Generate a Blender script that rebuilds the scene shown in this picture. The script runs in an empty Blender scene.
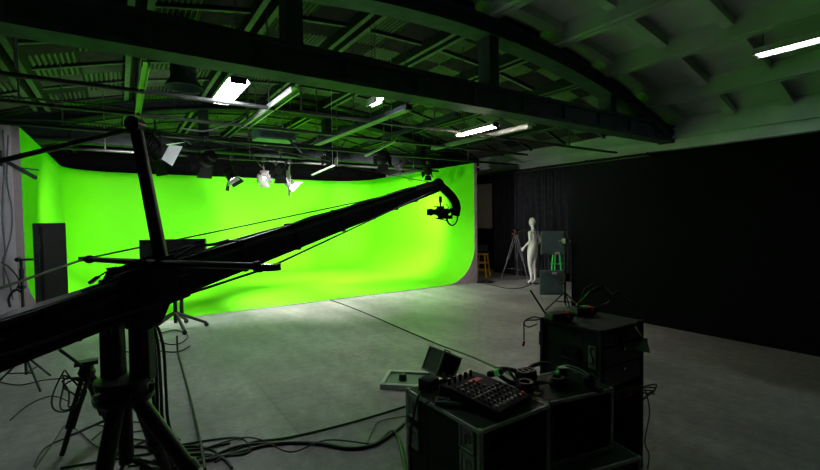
import bpy, bmesh, math, random
from mathutils import Vector, Matrix
random.seed(7)
PI = math.pi
sc = bpy.context.scene
COL = sc.collection

# ------------------------------------------------------------------ camera
# world: +X along the truss direction, +Y into the studio towards the green screen, z up
CR = Matrix(((0.8312312710318833, 0.03197043350122628, -0.5550067255812883),
             (-0.5557804169559095, 0.024883603311055272, -0.8309566381072921),
             (-0.012755476746679243, 0.9991790118232076, 0.03845257006967437)))
EYE = Vector((0, 0, 1.8)); FPX = 434.0
cam = bpy.data.cameras.new('camera'); camo = bpy.data.objects.new('camera', cam); COL.objects.link(camo)
camo.matrix_world = Matrix.Translation(EYE) @ CR.to_4x4()
cam.sensor_width = 36; cam.sensor_fit = 'HORIZONTAL'; cam.lens = FPX / 820 * 36
cam.clip_start = 0.05; cam.clip_end = 100
sc.camera = camo

# ------------------------------------------------------------------ world, exposure
w = bpy.data.worlds.new('world'); sc.world = w; w.use_nodes = True
w.node_tree.nodes['Background'].inputs[0].default_value = (0.6, 0.75, 0.9, 1)
w.node_tree.nodes['Background'].inputs[1].default_value = 0.02
sc.view_settings.view_transform = 'Standard'; sc.view_settings.look = 'None'
sc.view_settings.gamma = 1; sc.view_settings.use_curve_mapping = False
sc.view_settings.exposure = 1.0
sc.cycles.use_denoising = True
sc.cycles.max_bounces = 8; sc.cycles.diffuse_bounces = 5; sc.cycles.glossy_bounces = 3
sc.cycles.sample_clamp_indirect = 4.0

SPOT_W = 1000.0         # watts of one stage light
TUBE = 28.0            # emission of the fluorescent tubes
NEAR_TUBE = 8.0

# ------------------------------------------------------------------ helpers
def ray(px, py):
    v = Vector((px - 410.0, -(py - 235.0), -FPX)); return CR @ v
def P(px, py, d):                       # point seen at a pixel, d metres ahead of the camera
    return EYE + ray(px, py) * (d / FPX)
def F(px, py, z=0.0):                   # point seen at a pixel on a horizontal plane
    r = ray(px, py); return EYE + r * ((z - EYE.z) / r.z)
def YP(px, py, y):
    r = ray(px, py); return EYE + r * (y / r.y)
def XP(px, py, x):
    r = ray(px, py); return EYE + r * (x / r.x)

MATS = {}
def mat(name, col, rough=0.6, metal=0.0, var=0.12, scale=8.0, bump=0.0, bscale=60.0, emit=None, estr=0.0, spec=0.5):
    if name in MATS: return MATS[name]
    m = bpy.data.materials.new(name); m.use_nodes = True; nt = m.node_tree; b = nt.nodes['Principled BSDF']
    b.inputs['Roughness'].default_value = rough; b.inputs['Metallic'].default_value = metal
    b.inputs['Specular IOR Level'].default_value = spec
    tc = nt.nodes.new('ShaderNodeTexCoord')
    n = nt.nodes.new('ShaderNodeTexNoise'); n.inputs['Scale'].default_value = scale; n.inputs['Detail'].default_value = 4
    nt.links.new(tc.outputs['Object'], n.inputs['Vector'])
    r = nt.nodes.new('ShaderNodeValToRGB')
    a = [max(0, c * (1 - var)) for c in col[:3]] + [1]; z = [min(1, c * (1 + var)) for c in col[:3]] + [1]
    r.color_ramp.elements[0].color = a; r.color_ramp.elements[0].position = .3
    r.color_ramp.elements[1].color = z; r.color_ramp.elements[1].position = .7
    nt.links.new(n.outputs['Fac'], r.inputs[0]); nt.links.new(r.outputs[0], b.inputs['Base Color'])
    if bump:
        n2 = nt.nodes.new('ShaderNodeTexNoise'); n2.inputs['Scale'].default_value = bscale; n2.inputs['Detail'].default_value = 3
        nt.links.new(tc.outputs['Object'], n2.inputs['Vector'])
        bp = nt.nodes.new('ShaderNodeBump'); bp.inputs['Strength'].default_value = bump; bp.inputs['Distance'].default_value = .01
        nt.links.new(n2.outputs['Fac'], bp.inputs['Height']); nt.links.new(bp.outputs[0], b.inputs['Normal'])
    if emit:
        b.inputs['Emission Color'].default_value = (*emit, 1); b.inputs['Emission Strength'].default_value = estr
    MATS[name] = m; return m

class MB:
    """collects shapes as one mesh"""
    def __init__(s, M=None): s.v = []; s.f = []; s.mi = []; s.M = M or Matrix.Identity(4); s.cur = 0
    def add(s, vs, fs):
        o = len(s.v); s.v += [s.M @ Vector(v) for v in vs]; s.f += [[i + o for i in f] for f in fs]; s.mi += [s.cur] * len(fs)
    def box(s, a, b):
        x0, y0, z0 = a; x1, y1, z1 = b
        s.add([(x0,y0,z0),(x1,y0,z0),(x1,y1,z0),(x0,y1,z0),(x0,y0,z1),(x1,y0,z1),(x1,y1,z1),(x0,y1,z1)],
              [(0,3,2,1),(4,5,6,7),(0,1,5,4),(1,2,6,5),(2,3,7,6),(3,0,4,7)])
        return s
    def cbox(s, c, d): return s.box([c[i] - d[i] / 2 for i in range(3)], [c[i] + d[i] / 2 for i in range(3)])
    def beam(s, p0, p1, w0, h0, w1=None, h1=None, up=(0, 0, 1)):
        w1 = w0 if w1 is None else w1; h1 = h0 if h1 is None else h1
        p0 = Vector(p0); p1 = Vector(p1); d = (p1 - p0).normalized(); up = Vector(up)
        if abs(d.dot(up)) > .98: up = Vector((1, 0, 0))
        x = d.cross(up).normalized(); u = x.cross(d)
        vs = []
        for p, w_, h_ in ((p0, w0, h0), (p1, w1, h1)):
            for a, b in ((-1, -1), (1, -1), (1, 1), (-1, 1)): vs.append(p + x * a * w_ / 2 + u * b * h_ / 2)
        s.add(vs, [(0,1,2,3),(7,6,5,4),(0,4,5,1),(1,5,6,2),(2,6,7,3),(3,7,4,0)]); return s
    def cyl(s, p0, p1, r0, r1=None, n=12):
        r1 = r0 if r1 is None else r1
        p0 = Vector(p0); p1 = Vector(p1); d = (p1 - p0).normalized()
        a = d.cross(Vector((0, 0, 1)))
        if a.length < .05: a = d.cross(Vector((1, 0, 0)))
        a.normalize(); b = d.cross(a)
        vs = []
        for p, r in ((p0, r0), (p1, r1)):
            for i in range(n):
                t = 2 * PI * i / n; vs.append(p + a * r * math.cos(t) + b * r * math.sin(t))
        fs = [(i, (i + 1) % n, n + (i + 1) % n, n + i) for i in range(n)] + [tuple(range(n))[::-1], tuple(range(n, 2 * n))]
        s.add(vs, fs); return s
    def tube(s, pts, r, n=6, closed=False):
        pts = [Vector(p) for p in pts]; m = len(pts)
        vs = []; prev = None
        for i, p in enumerate(pts):
            q0 = pts[i - 1] if (i or closed) else pts[i]; q1 = pts[(i + 1) % m] if (i < m - 1 or closed) else pts[i]
            d = (q1 - q0)
            d = d.normalized() if d.length > 1e-9 else Vector((1, 0, 0))
            if prev is None:
                a = d.cross(Vector((0, 0, 1)))
                if a.length < .05: a = d.cross(Vector((1, 0, 0)))
            else: a = prev - d * prev.dot(d)
            a.normalize(); prev = a; b = d.cross(a)
            for k in range(n):
                t = 2 * PI * k / n; vs.append(p + a * r * math.cos(t) + b * r * math.sin(t))
        fs = []
        for i in range(m if closed else m - 1):
            j = (i + 1) % m
            for k in range(n): fs.append((i * n + k, i * n + (k + 1) % n, j * n + (k + 1) % n, j * n + k))
        if not closed: fs += [tuple(range(n))[::-1], tuple(range((m - 1) * n, m * n))]
        s.add(vs, fs); return s
    def lathe(s, prof, o=(0, 0, 0), ax=(0, 0, 1), n=20):
        o = Vector(o); d = Vector(ax).normalized(); a = d.cross(Vector((0, 0, 1)))
        if a.length < .05: a = Vector((1, 0, 0))
        a.normalize(); b = d.cross(a); vs = []
        for r, h in prof:
            for k in range(n):
                t = 2 * PI * k / n; vs.append(o + d * h + (a * math.cos(t) + b * math.sin(t)) * max(r, 1e-4))
        fs = []
        for i in range(len(prof) - 1):
            for k in range(n): fs.append((i * n + k, i * n + (k + 1) % n, (i + 1) * n + (k + 1) % n, (i + 1) * n + k))
        s.add(vs, fs); return s
    def prism(s, poly, e):
        n = len(poly); e = Vector(e); vs = [Vector(p) for p in poly] + [Vector(p) + e for p in poly]
        s.add(vs, [tuple(range(n))[::-1], tuple(range(n, 2 * n))] + [(i, (i + 1) % n, n + (i + 1) % n, n + i) for i in range(n)]); return s
    def ball(s, c, r, n=12, m=8, sc_=(1, 1, 1)):
        c = Vector(c); vs = []; fs = []
        for i in range(m + 1):
            ph = PI * i / m
            for k in range(n):
                t = 2 * PI * k / n
                vs.append(c + Vector((r * sc_[0] * math.sin(ph) * math.cos(t), r * sc_[1] * math.sin(ph) * math.sin(t), r * sc_[2] * math.cos(ph))))
        for i in range(m):
            for k in range(n): fs.append((i * n + k, (i + 1) * n + k, (i + 1) * n + (k + 1) % n, i * n + (k + 1) % n))
        s.add(vs, fs); return s

WM = {}
def ob(name, mb, m, parent=None, smooth=False, bevel=0.0, world=True, fixn=False, label=None):
    """one mesh object; with world=True its points are given in world space also when it has a parent"""
    vs = mb.v
    if parent is not None and world:
        inv = WM[parent.name].inverted(); vs = [inv @ v for v in vs]
    me = bpy.data.meshes.new(name); me.from_pydata([tuple(v) for v in vs], [], mb.f)
    ms = m if isinstance(m, (list, tuple)) else [m]
    for q in ms: me.materials.append(q)
    if len(ms) > 1:
        for p, i in zip(me.polygons, mb.mi): p.material_index = i
    bm = bmesh.new(); bm.from_mesh(me)
    bmesh.ops.remove_doubles(bm, verts=bm.verts, dist=1e-5)
    bmesh.ops.recalc_face_normals(bm, faces=bm.faces); bm.to_mesh(me); bm.free()
    if smooth:
        for p in me.polygons: p.use_smooth = True
        try: me.set_sharp_from_angle(angle=math.radians(38))
        except Exception: pass
    me.update()
    o = bpy.data.objects.new(name, me); COL.objects.link(o)
    if parent is not None: o.parent = parent
    WM[o.name] = (WM[parent.name] if (parent is not None) else Matrix.Identity(4))
    if bevel:
        b = o.modifiers.new('edge', 'BEVEL'); b.width = bevel; b.segments = 2; b.limit_method = 'ANGLE'; b.angle_limit = math.radians(40)
    if label: o['label'] = label
    return o
def tag(o, label=None, cat=None, group=None, kind=None):
    if label: o['label'] = label
    if cat: o['category'] = cat
    if group: o['group'] = group
    if kind: o['kind'] = kind
    return o
def thing(name, label, cat, loc=(0, 0, 0), rz=0.0, group=None):
    o = bpy.data.objects.new(name, None); COL.objects.link(o); o.empty_display_size = .1
    o.location = loc; o.rotation_euler = (0, 0, rz)
    WM[o.name] = Matrix.Translation(Vector(loc)) @ Matrix.Rotation(rz, 4, 'Z')
    return tag(o, label, cat, group)
def solo(name, mb, m, label, cat, group=None, **k):
    """a thing that is one mesh, its origin at its base"""
    xs = [v.x for v in mb.v]; ys = [v.y for v in mb.v]; zs = [v.z for v in mb.v]
    c = Vector(((min(xs) + max(xs)) / 2, (min(ys) + max(ys)) / 2, min(zs)))
    mb.v = [v - c for v in mb.v]
    o = ob(name, mb, m, None, **k); o.location = c; WM[o.name] = Matrix.Translation(c)
    return tag(o, label, cat, group)
def struct(name, mb, m, label=None, **k): return tag(ob(name, mb, m, None, **k), label, kind='structure')
def smoothpath(pts, k=6):
    pts = [Vector(p) for p in pts]; out = []
    for i in range(len(pts) - 1):
        p0 = pts[max(i - 1, 0)]; p1 = pts[i]; p2 = pts[i + 1]; p3 = pts[min(i + 2, len(pts) - 1)]
        for j in range(k):
            t = j / k
            out.append(.5 * ((2 * p1) + (p2 - p0) * t + (2 * p0 - 5 * p1 + 4 * p2 - p3) * t * t + (3 * p1 - p0 - 3 * p2 + p3) * t ** 3))
    out.append(pts[-1]); return out

# ------------------------------------------------------------------ materials
def floor_material():
    m = bpy.data.materials.new('painted_concrete_floor'); m.use_nodes = True; nt = m.node_tree; N = nt.nodes; L = nt.links; b = N['Principled BSDF']
    tc = N.new('ShaderNodeTexCoord')
    def noise(s, d=5, rough=.6, mp=None):
        n = N.new('ShaderNodeTexNoise'); n.inputs['Scale'].default_value = s; n.inputs['Detail'].default_value = d; n.inputs['Roughness'].default_value = rough
        if mp:
            q = N.new('ShaderNodeMapping'); q.inputs['Scale'].default_value = mp; L.new(tc.outputs['Object'], q.inputs[0]); L.new(q.outputs[0], n.inputs['Vector'])
        else: L.new(tc.outputs['Object'], n.inputs['Vector'])
        return n
    big = noise(.55, 6, .65); fine = noise(9, 5, .7); st = noise(2.2, 4, .6, (1, .18, 1)); spk = noise(38, 2, .5)
    r = N.new('ShaderNodeValToRGB'); r.color_ramp.elements[0].position = .32; r.color_ramp.elements[0].color = (.19, .195, .19, 1)
    r.color_ramp.elements[1].position = .7; r.color_ramp.elements[1].color = (.39, .39, .38, 1); L.new(big.outputs['Fac'], r.inputs[0])
    def mul(prev, n, lo, hi, p0=.35, p1=.65):
        q = N.new('ShaderNodeMapRange'); q.inputs['From Min'].default_value = p0; q.inputs['From Max'].default_value = p1
        q.inputs['To Min'].default_value = lo; q.inputs['To Max'].default_value = hi; L.new(n, q.inputs['Value'])
        x = N.new('ShaderNodeMix'); x.data_type = 'RGBA'; x.blend_type = 'MULTIPLY'; x.inputs['Factor'].default_value = 1
        L.new(prev, x.inputs['A']); L.new(q.outputs[0], x.inputs['B']); return x.outputs['Result']
    c = mul(r.outputs[0], fine.outputs['Fac'], .74, 1.15); c = mul(c, st.outputs['Fac'], .8, 1.12); c = mul(c, spk.outputs['Fac'], .72, 1.0, .3, .38)
    # repaired slabs with fine joints
    br = N.new('ShaderNodeTexBrick'); br.inputs['Scale'].default_value = 1; br.inputs['Brick Width'].default_value = 2.4; br.inputs['Row Height'].default_value = 1.7
    br.inputs['Mortar Size'].default_value = .006; br.inputs['Color1'].default_value = (.88, .88, .88, 1); br.inputs['Color2'].default_value = (1.06, 1.06, 1.06, 1); br.inputs['Mortar'].default_value = (.6, .6, .6, 1)
    L.new(tc.outputs['Object'], br.inputs['Vector'])
    x = N.new('ShaderNodeMix'); x.data_type = 'RGBA'; x.blend_type = 'MULTIPLY'; x.inputs['Factor'].default_value = .6
    L.new(c, x.inputs['A']); L.new(br.outputs['Color'], x.inputs['B']); L.new(x.outputs['Result'], b.inputs['Base Color'])
    rr = N.new('ShaderNodeMapRange'); rr.inputs['To Min'].default_value = .38; rr.inputs['To Max'].default_value = .66; L.new(fine.outputs['Fac'], rr.inputs['Value']); L.new(rr.outputs[0], b.inputs['Roughness'])
    bp = N.new('ShaderNodeBump'); bp.inputs['Strength'].default_value = .25; bp.inputs['Distance'].default_value = .008
    ad = N.new('ShaderNodeMath'); L.new(fine.outputs['Fac'], ad.inputs[0]); L.new(spk.outputs['Fac'], ad.inputs[1]); L.new(ad.outputs[0], bp.inputs['Height']); L.new(bp.outputs[0], b.inputs['Normal'])
    return m
FLOOR = floor_material()
GREEN = mat('chroma_green_paint', (.105, .56, .002), .75, var=.03, scale=1.2, spec=.2)
WHITE = mat('white_wall_paint', (.70, .67, .76), .8, var=.06, scale=2, bump=.1, bscale=20)
EDGE = mat('raw_board_edge', (.42, .36, .38), .8, var=.1)
CONC = mat('painted_concrete_ceiling', (.50, .56, .53), .9, var=.14, scale=1.6, bump=.35, bscale=14)
DCEIL = mat('dark_painted_ceiling', (.014, .018, .015), .85, spec=.2, var=.3, scale=3, bump=.2)
FOAM = mat('corrugated_foam', (.085, .10, .07), .9, var=.2, scale=5)
LBLK = mat('matte_black_lamp_metal', (.006, .0065, .007), .75, var=.2, scale=20, spec=.15)
STEEL = mat('dark_blue_grey_truss_paint', (.050, .066, .076), .7, spec=.15, var=.3, scale=5, bump=.2, bscale=30)
BLACKW = mat('black_wall_paint', (.003, .004, .0035), .9, var=.25, scale=2, spec=.05)
BLACKF = mat('black_flat_cloth', (.0035, .0052, .0048), .95, var=.12, scale=1, spec=.05)
CURT = mat('black_velvet', (.036, .038, .048), .95, var=.25, scale=6, spec=.1)
GALV = mat('galvanised_steel', (.42, .43, .45), .4, .75, var=.15, scale=20)
PIPE = mat('dark_pipe', (.10, .10, .10), .45, .5, var=.2, scale=12)
BLK = mat('black_powder_coat', (.012, .013, .014), .45, .2, var=.2, scale=20)
BLKG = mat('black_satin_aluminium', (.022, .024, .027), .32, .5, var=.2, scale=30)
RUB = mat('black_rubber_cable', (.014, .014, .015), .55, var=.2, scale=30)
GCAB = mat('grey_cable', (.16, .16, .17), .6, var=.2)
CASE = mat('green_light_toned_case_laminate', (.018, .040, .024), .65, spec=.3, var=.15, scale=25, bump=.1)  # green light of the screen put into the dark laminate's colour
CASEI = mat('case_inside', (.008, .009, .009), .8)
ALU = mat('aluminium_extrusion', (.52, .55, .54), .42, .3, var=.15, scale=30)
CHR = mat('chrome', (.6, .6, .6), .2, 1, var=.08)
MANN = mat('white_mannequin_gloss', (.82, .82, .80), .35, var=.04)
YEL = mat('yellow_paint', (.70, .42, .02), .5, var=.1)
GLAMP = mat('white_lamp_enamel', (.75, .77, .76), .4, var=.05)
RED = mat('red_plastic', (.7, .03, .015), .4, var=.05)
ORG = mat('orange_red_label', (.80, .06, .015), .6, var=.05)
PGREEN = mat('green_tape', (.02, .45, .08), .5, var=.05)  # also on the easel legs, where it stands in for green light
GREYP = mat('slate_grey_panel', (.060, .105, .11), .55, var=.12, scale=6)
PAPER = mat('pinkish_paper', (.52, .42, .40), .8, var=.12, scale=15)
BOARD = mat('grey_brown_board', (.60, .52, .48), .8, var=.1)
TUBEM = mat('fluorescent_tube', (.9, .9, .9), .4, emit=(.92, .95, 1.0), estr=TUBE)
TUBEW = mat('warm_fluorescent_tube', (.9, .9, .9), .4, emit=(1.0, .80, .72), estr=TUBE*2.5)
TUBEN = mat('near_fluorescent_tube', (.9, .9, .9), .4, emit=(.86, .94, 1.0), estr=NEAR_TUBE)
BANKT = mat('light_bank_tube', (.9, .9, .9), .4, emit=(.95, 1.0, .92), estr=50)
BULB = mat('hot_lamp_bulb', (1, 1, 1), .3, emit=(1.0, .86, .72), estr=60)
LENS = mat('lit_lamp_lens', (1, 1, 1), .3, emit=(1.0, .95, .95), estr=7)
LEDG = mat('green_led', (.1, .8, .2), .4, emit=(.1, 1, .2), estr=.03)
LEDR = mat('red_led', (.9, .05, .03), .4, emit=(1, .05, .03), estr=.02)
SCRN = mat('dark_glass_screen', (.01, .012, .012), .12, var=.05)
CLOTH = mat('grey_floor_cloth', (.35, .36, .36), .9, var=.1)

# ------------------------------------------------------------------ the room
WX0, WX1, WY0, WY1 = -2.35, 10.6, -3.0, 17.5
b = MB(); b.add([(WX0 - .2, WY0 - .2, 0), (WX1 + .2, WY0 - .2, 0), (WX1 + .2, WY1 + .2, 0), (WX0 - .2, WY1 + .2, 0), (WX0 - .2, WY0 - .2, -.1), (WX1 + .2, WY0 - .2, -.1), (WX1 + .2, WY1 + .2, -.1), (WX0 - .2, WY1 + .2, -.1)],
      [(0, 1, 2, 3), (7, 6, 5, 4), (0, 4, 5, 1), (1, 5, 6, 2), (2, 6, 7, 3), (3, 7, 4, 0)])
struct('floor', b, FLOOR, 'worn grey painted concrete floor')
def zc(x): return 4.84 - .0296 * (x - 4.1) ** 2          # top of the bowstring trusses
struct('wall_right', MB().box((WX1, WY0, 0), (WX1 + .2, WY1, 3.9)), BLACKW, 'black painted side wall')
struct('wall_left', MB().box((WX0 - .2, WY0, 0), (WX0, WY1, 3.9)), BLACKW, 'black side wall')
b = MB(); b.box((WX0 - .2, WY1, 0), (WX1 + .2, WY1 + .2, 5.3))
for i, z in enumerate((3.35, 3.62, 3.9, 4.2)): b.box((WX0, WY1 - .16, z), (WX1, WY1, z + .07))
for x in range(-1, 11): b.box((x, WY1 - .12, 3.3), (x + .08, WY1, 4.3))
struct('wall_back', b, BLACKW, 'dark ledged wall above the green screen')
struct('wall_front', MB().box((WX0 - .2, WY0 - .2, 0), (WX1 + .2, WY0, 5.3)), BLACKW)
b = MB(); b.box((10.38, WY0, 3.27), (WX1, WY1, 3.93)); b.box((10.34, WY0, 3.27), (10.38, WY1, 3.31)); b.box((10.3, WY0, 3.5), (WX1, WY1, 3.56))
struct('trim_1', b, CONC, 'painted concrete ring beam along the top of the black wall')
struct('trim_2', MB().box((WX0, WY0, 3.27), (-2.12, WY1, 3.62)), CONC, 'concrete ring beam along the left wall')

# coffered concrete vault: shell, long rib pairs, short cross ribs
def vault(y0, y1, cross, foam=False):
    b = MB(); xs = [WX0 - .2 + i * (WX1 - WX0 + .4) / 40 for i in range(41)]
    vs = []; fs = []
    for x in xs:
        z = zc(x) + .27; vs += [(x, y0, z), (x, y1, z), (x, y0, z + .1), (x, y1, z + .1)]
    for i in range(40):
        a = 4 * i; c = a + 4
        fs += [(a, a + 1, c + 1, c), (a + 2, c + 2, c + 3, a + 3), (a, c, c + 2, a + 2), (a + 1, a + 3, c + 3, c + 1)]
    b.add(vs, fs)
    ribs = [-2.7 + 1.5 * i for i in range(10)]
    for x in ribs:
        for s in (-1, 1):
            c = x + s * (.10 if foam else .072); z = zc(x); h_ = .035 if foam else .055
            if c < WX0 or c > WX1: continue
            b.prism([(c - h_, y0, z), (c + h_, y0, z), (c + h_ + .02, y0, z + .32), (c - h_ - .02, y0, z + .32)], (0, y1 - y0, 0))
            if foam:
                b.cur = 2; b.box((c - h_ - .004, y0, z - .004), (c + h_ + .004, y1, z + .004)); b.cur = 0  # paler strip: green light from below painted onto the rib's underside
    for x in ribs[:-1]:
        for y in cross:
            x0 = x + .13; x1 = x + 1.37; dz_ = .12 if foam else .14; z0 = zc(x0) + dz_; z1 = zc(x1) + dz_
            hw = .03 if foam else .075
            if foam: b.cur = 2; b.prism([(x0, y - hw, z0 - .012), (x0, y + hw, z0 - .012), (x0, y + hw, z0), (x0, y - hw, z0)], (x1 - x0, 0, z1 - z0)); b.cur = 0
            b.prism([(x0, y - hw, z0), (x0, y + hw, z0), (x0, y + hw, z0 + .2), (x0, y - hw, z0 + .2)], (x1 - x0, 0, z1 - z0))
    b.cur = 1
    if foam:
        for x in ribs[:-1]:
            b.cur = 0; xa = x + .14; xb = x + 1.36; b.add([(xa, y0, zc(xa) + .172), (xb, y0, zc(xb) + .172), (xb, y1, zc(xb) + .172), (xa, y1, zc(xa) + .172), (xa, y0, zc(xa) + .2), (xb, y0, zc(xb) + .2), (xb, y1, zc(xb) + .2), (xa, y1, zc(xa) + .2)], [(3, 2, 1, 0), (4, 5, 6, 7), (0, 1, 5, 4), (1, 2, 6, 5), (2, 3, 7, 6), (3, 0, 4, 7)]); b.cur = 1
            for k in range(len(cross) - 1):
                ya, yb = cross[k] + .05, cross[k + 1] - .05
                for h in range(2):
                    for g in range(2):
                        if random.random() < .05: continue
                        xa = x + .15 + h * .61; xb = xa + .58; y_a = ya + g * (yb - ya) / 2 + .01; y_b = y_a + (yb - ya) / 2 - .02
                        n = 8; za = zc(xa) + .17; zb = zc(xb) + .17; turn = (h + g + k) % 2
                        for q in range(n):
                            if turn:
                                u0 = xa + (xb - xa) * q / n; u1 = xa + (xb - xa) * (q + .72) / n
                                w0 = za + (zb - za) * q / n; w1 = za + (zb - za) * (q + .72) / n; um = (u0 + u1) / 2; wm = (w0 + w1) / 2 - .035
                                b.add([(u0, y_a, w0), (u1, y_a, w1), (um, y_a, wm), (u0, y_b, w0), (u1, y_b, w1), (um, y_b, wm)], [(0, 3, 5, 2), (1, 2, 5, 4), (0, 2, 1), (3, 4, 5)])
                            else:
                                v0 = y_a + (y_b - y_a) * q / n; v1 = y_a + (y_b - y_a) * (q + .72) / n; vm = (v0 + v1) / 2
                                b.add([(xa, v0, za), (xa, v1, za), (xa, vm, za - .035), (xb, v0, zb), (xb, v1, zb), (xb, vm, zb - .035)], [(0, 3, 5, 2), (1, 2, 5, 4), (0, 2, 1), (3, 4, 5)])
    return b
struct('ceiling', vault(WY0 - .2, 5.1, [-2.75 + .93 * i for i in range(9)]), CONC, 'white painted coffered concrete vault over the front bay')
struct('ceiling_rear', vault(5.1, WY1 + .2, [5.35 + 1.18 * i for i in range(11)], True), [DCEIL, FOAM, mat('lit_tone_rib_edge', (.10, .115, .10), .8, var=.3, scale=9)], 'dark coffered vault lined with corrugated foam tiles')  # third material is the rib edge tone with the green light put in

def truss(y):
    b = MB(); hw = .17
    x0, x1 = -2.12, 10.45
    b.box((x0, y - hw, 3.44), (x1, y + hw, 3.50)); b.box((x0, y - .12, 3.50), (x1, y + .12, 3.80))
    b.box((x0, y - hw, 3.74), (x1, y + hw, 3.80))
    xs = [x0 + i * (x1 - x0) / 36 for i in range(37)]
    for i in range(36):
        a, c = xs[i], xs[i + 1]
        for dz, t, h in ((0, .17, .05), (-.05, .11, .17), (-.22, .17, .04)):
            b.add([(a, y - t, zc(a) + dz), (c, y - t, zc(c) + dz), (c, y + t, zc(c) + dz), (a, y + t, zc(a) + dz),
                   (a, y - t, zc(a) + dz - h), (c, y - t, zc(c) + dz - h), (c, y + t, zc(c) + dz - h), (a, y + t, zc(a) + dz - h)],
                  [(0, 1, 2, 3), (7, 6, 5, 4), (0, 4, 5, 1), (1, 5, 6, 2), (2, 6, 7, 3), (3, 7, 4, 0)])
    for x in (-1.4, 1.72, 4.85, 8.05): b.box((x - .1, y - .13, 3.78), (x + .1, y + .13, zc(x) - .2))
    b.box((9.55, y - .13, 3.78), (9.63, y + .13, zc(9.6) - .2)); b.box((x1 - .25, y - .15, 3.5), (x1, y + .15, zc(x1)))
    x = x0 + .3
    while x < x1:
        b.box((x, y - .17, 3.5), (x + .05, y + .17, 3.74)); x += 1.04
    return b
struct('ceiling_truss_1', truss(5.0), STEEL, 'dark bowstring roof truss spanning the front of the studio', bevel=.006)
struct('ceiling_truss_2', truss(11.35), mat('shade_toned_truss_paint', (.018, .022, .025), .8, spec=.1, var=.3, scale=5), 'dark bowstring roof truss above the green screen', bevel=.006)  # front truss paint darkened, the rear truss's shade put into the colour

# plastered partition at the left end of the screen
struct('wall_partition', MB().box((WX0, 8.97, 0), (-1.35, 9.12, 3.3)), WHITE, 'lilac white plastered wall left of the green screen')

# ------------------------------------------------------------------ green screen
t = thing('green_screen', 'huge bright green curved cyclorama wall sweeping into its painted floor', 'green screen', (3.45, 12.5, 0))
XL, XR, YF, YB, HC, RC, RV = -1.25, 8.15, 9.0, 15.95, 3.3, 1.35, 1.0
path = []          # (point, inward normal)
for i in range(7): path.append((Vector((XL, YF + (YB - RC - YF) * i / 6, 0)), Vector((1, 0, 0))))
for i in range(1, 12):
    a = PI - (PI / 2) * i / 12; path.append((Vector((XL + RC + RC * math.cos(a), YB - RC + RC * math.sin(a), 0)), Vector((-math.cos(a), -math.sin(a), 0))))
for i in range(7): path.append((Vector((XL + RC + (XR - XL - 2 * RC) * i / 6, YB, 0)), Vector((0, -1, 0))))
for i in range(1, 12):
    a = PI / 2 - (PI / 2) * i / 12; path.append((Vector((XR - RC + RC * math.cos(a), YB - RC + RC * math.sin(a), 0)), Vector((-math.cos(a), -math.sin(a), 0))))
for i in range(7): path.append((Vector((XR, YB - RC + (YF - YB + RC) * i / 6, 0)), Vector((-1, 0, 0))))
prof = [(0, HC), (0, 2.4), (0, 1.6), (0, RV)] + [(RV - RV * math.cos(PI / 2 * i / 14), RV - (RV - .015) * math.sin(PI / 2 * i / 14)) for i in range(1, 15)]
vs = []; fs = []; m_ = len(prof)
for p, n in path:
    for o_, z in prof: vs.append(p + n * o_ + Vector((0, 0, z)))
for i in range(len(path) - 1):
    for k in range(m_ - 1): fs.append((i * m_ + k, (i + 1) * m_ + k, (i + 1) * m_ + k + 1, i * m_ + k + 1))
fs.append(tuple(i * m_ + m_ - 1 for i in range(len(path))))
b = MB(); b.add(vs, fs)
b.box((XL + RV, YF - .004, 0), (XR - RV, YF, .015))
g = ob('painted_wall', b, GREEN, t, smooth=True)
# back skin, top edge
b = MB(); th = .1; vs = []
for p, n in path: vs += [p - n * th, p - n * th + Vector((0, 0, HC)), p + Vector((0, 0, HC)), p + n * .0 + Vector((0, 0, HC - .01))]
fs = []
for i in range(len(path) - 1):
    a = 4 * i; c = a + 4; fs += [(a, c, c + 1, a + 1), (a + 1, c + 1, c + 2, a + 2)]
b.add(vs, fs); ob('back_skin', b, BOARD, t)
for xo, sg in ((XR, 1), (XL, -1)):
    poly = [(xo + sg * th, YF - .012, 0), (xo + sg * th, YF - .012, HC), (xo, YF - .012, HC)]
    poly += [(xo - sg * o_, YF - .012, z) for o_, z in prof[1:]] + [(xo - sg * RV, YF - .012, 0)]
    b = MB(); b.prism(poly, (0, .012, 0)); ob('end_panel', b, EDGE, t, label='raw grey edge board')
# slim steel angle along the front of the painted floor
ob('floor_edge_strip', MB().box((XL + RV, YF - .03, 0), (XR - RV, YF - .006, .012)), GALV, t)

# ------------------------------------------------------------------ black partition and curtain
t = thing('black_partition', 'tall plain matte black cloth covered partition filling the side of the studio', 'partition', (7.33, 0, 0))
b = MB(); b.box((7.23, -2.9, 0), (7.3, 5.22, 2.77)); ob('cloth_face', b, BLACKF, t)
for y in (-2.0, -.2, 1.6, 3.4, 5.1): ob('support_post', MB().box((7.305, y, 0), (7.38, y + .06, 2.7)), STEEL, t)
def curtain_pts(y0, y1, x, n):
    return [(x + .055 * math.sin(i * 1.9) + .02 * math.sin(i * .7), y0 + (y1 - y0) * i / n) for i in range(n + 1)]
b = MB(); pts = curtain_pts(5.3, 10.25, 10.12, 210)
vs = []; fs = []
for i, (x, y) in enumerate(pts):
    for z in (.02, 1.6, 3.14): vs.append((x + (.01 * math.sin(i * .9) if z < 1 else 0), y, z))
for i in range(len(pts) - 1):
    for k in range(2): fs.append((3 * i + k, 3 * i + 3 + k, 3 * i + 4 + k, 3 * i + 1 + k))
b.add(vs, fs)
t = thing('blackout_curtain', 'floor length black pleated curtain hanging behind the white mannequin', 'curtain', (10.12, 7.8, 0))
o = ob('drape', b, CURT, t, smooth=True); mo = o.modifiers.new('thick', 'SOLIDIFY'); mo.thickness = .006
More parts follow.
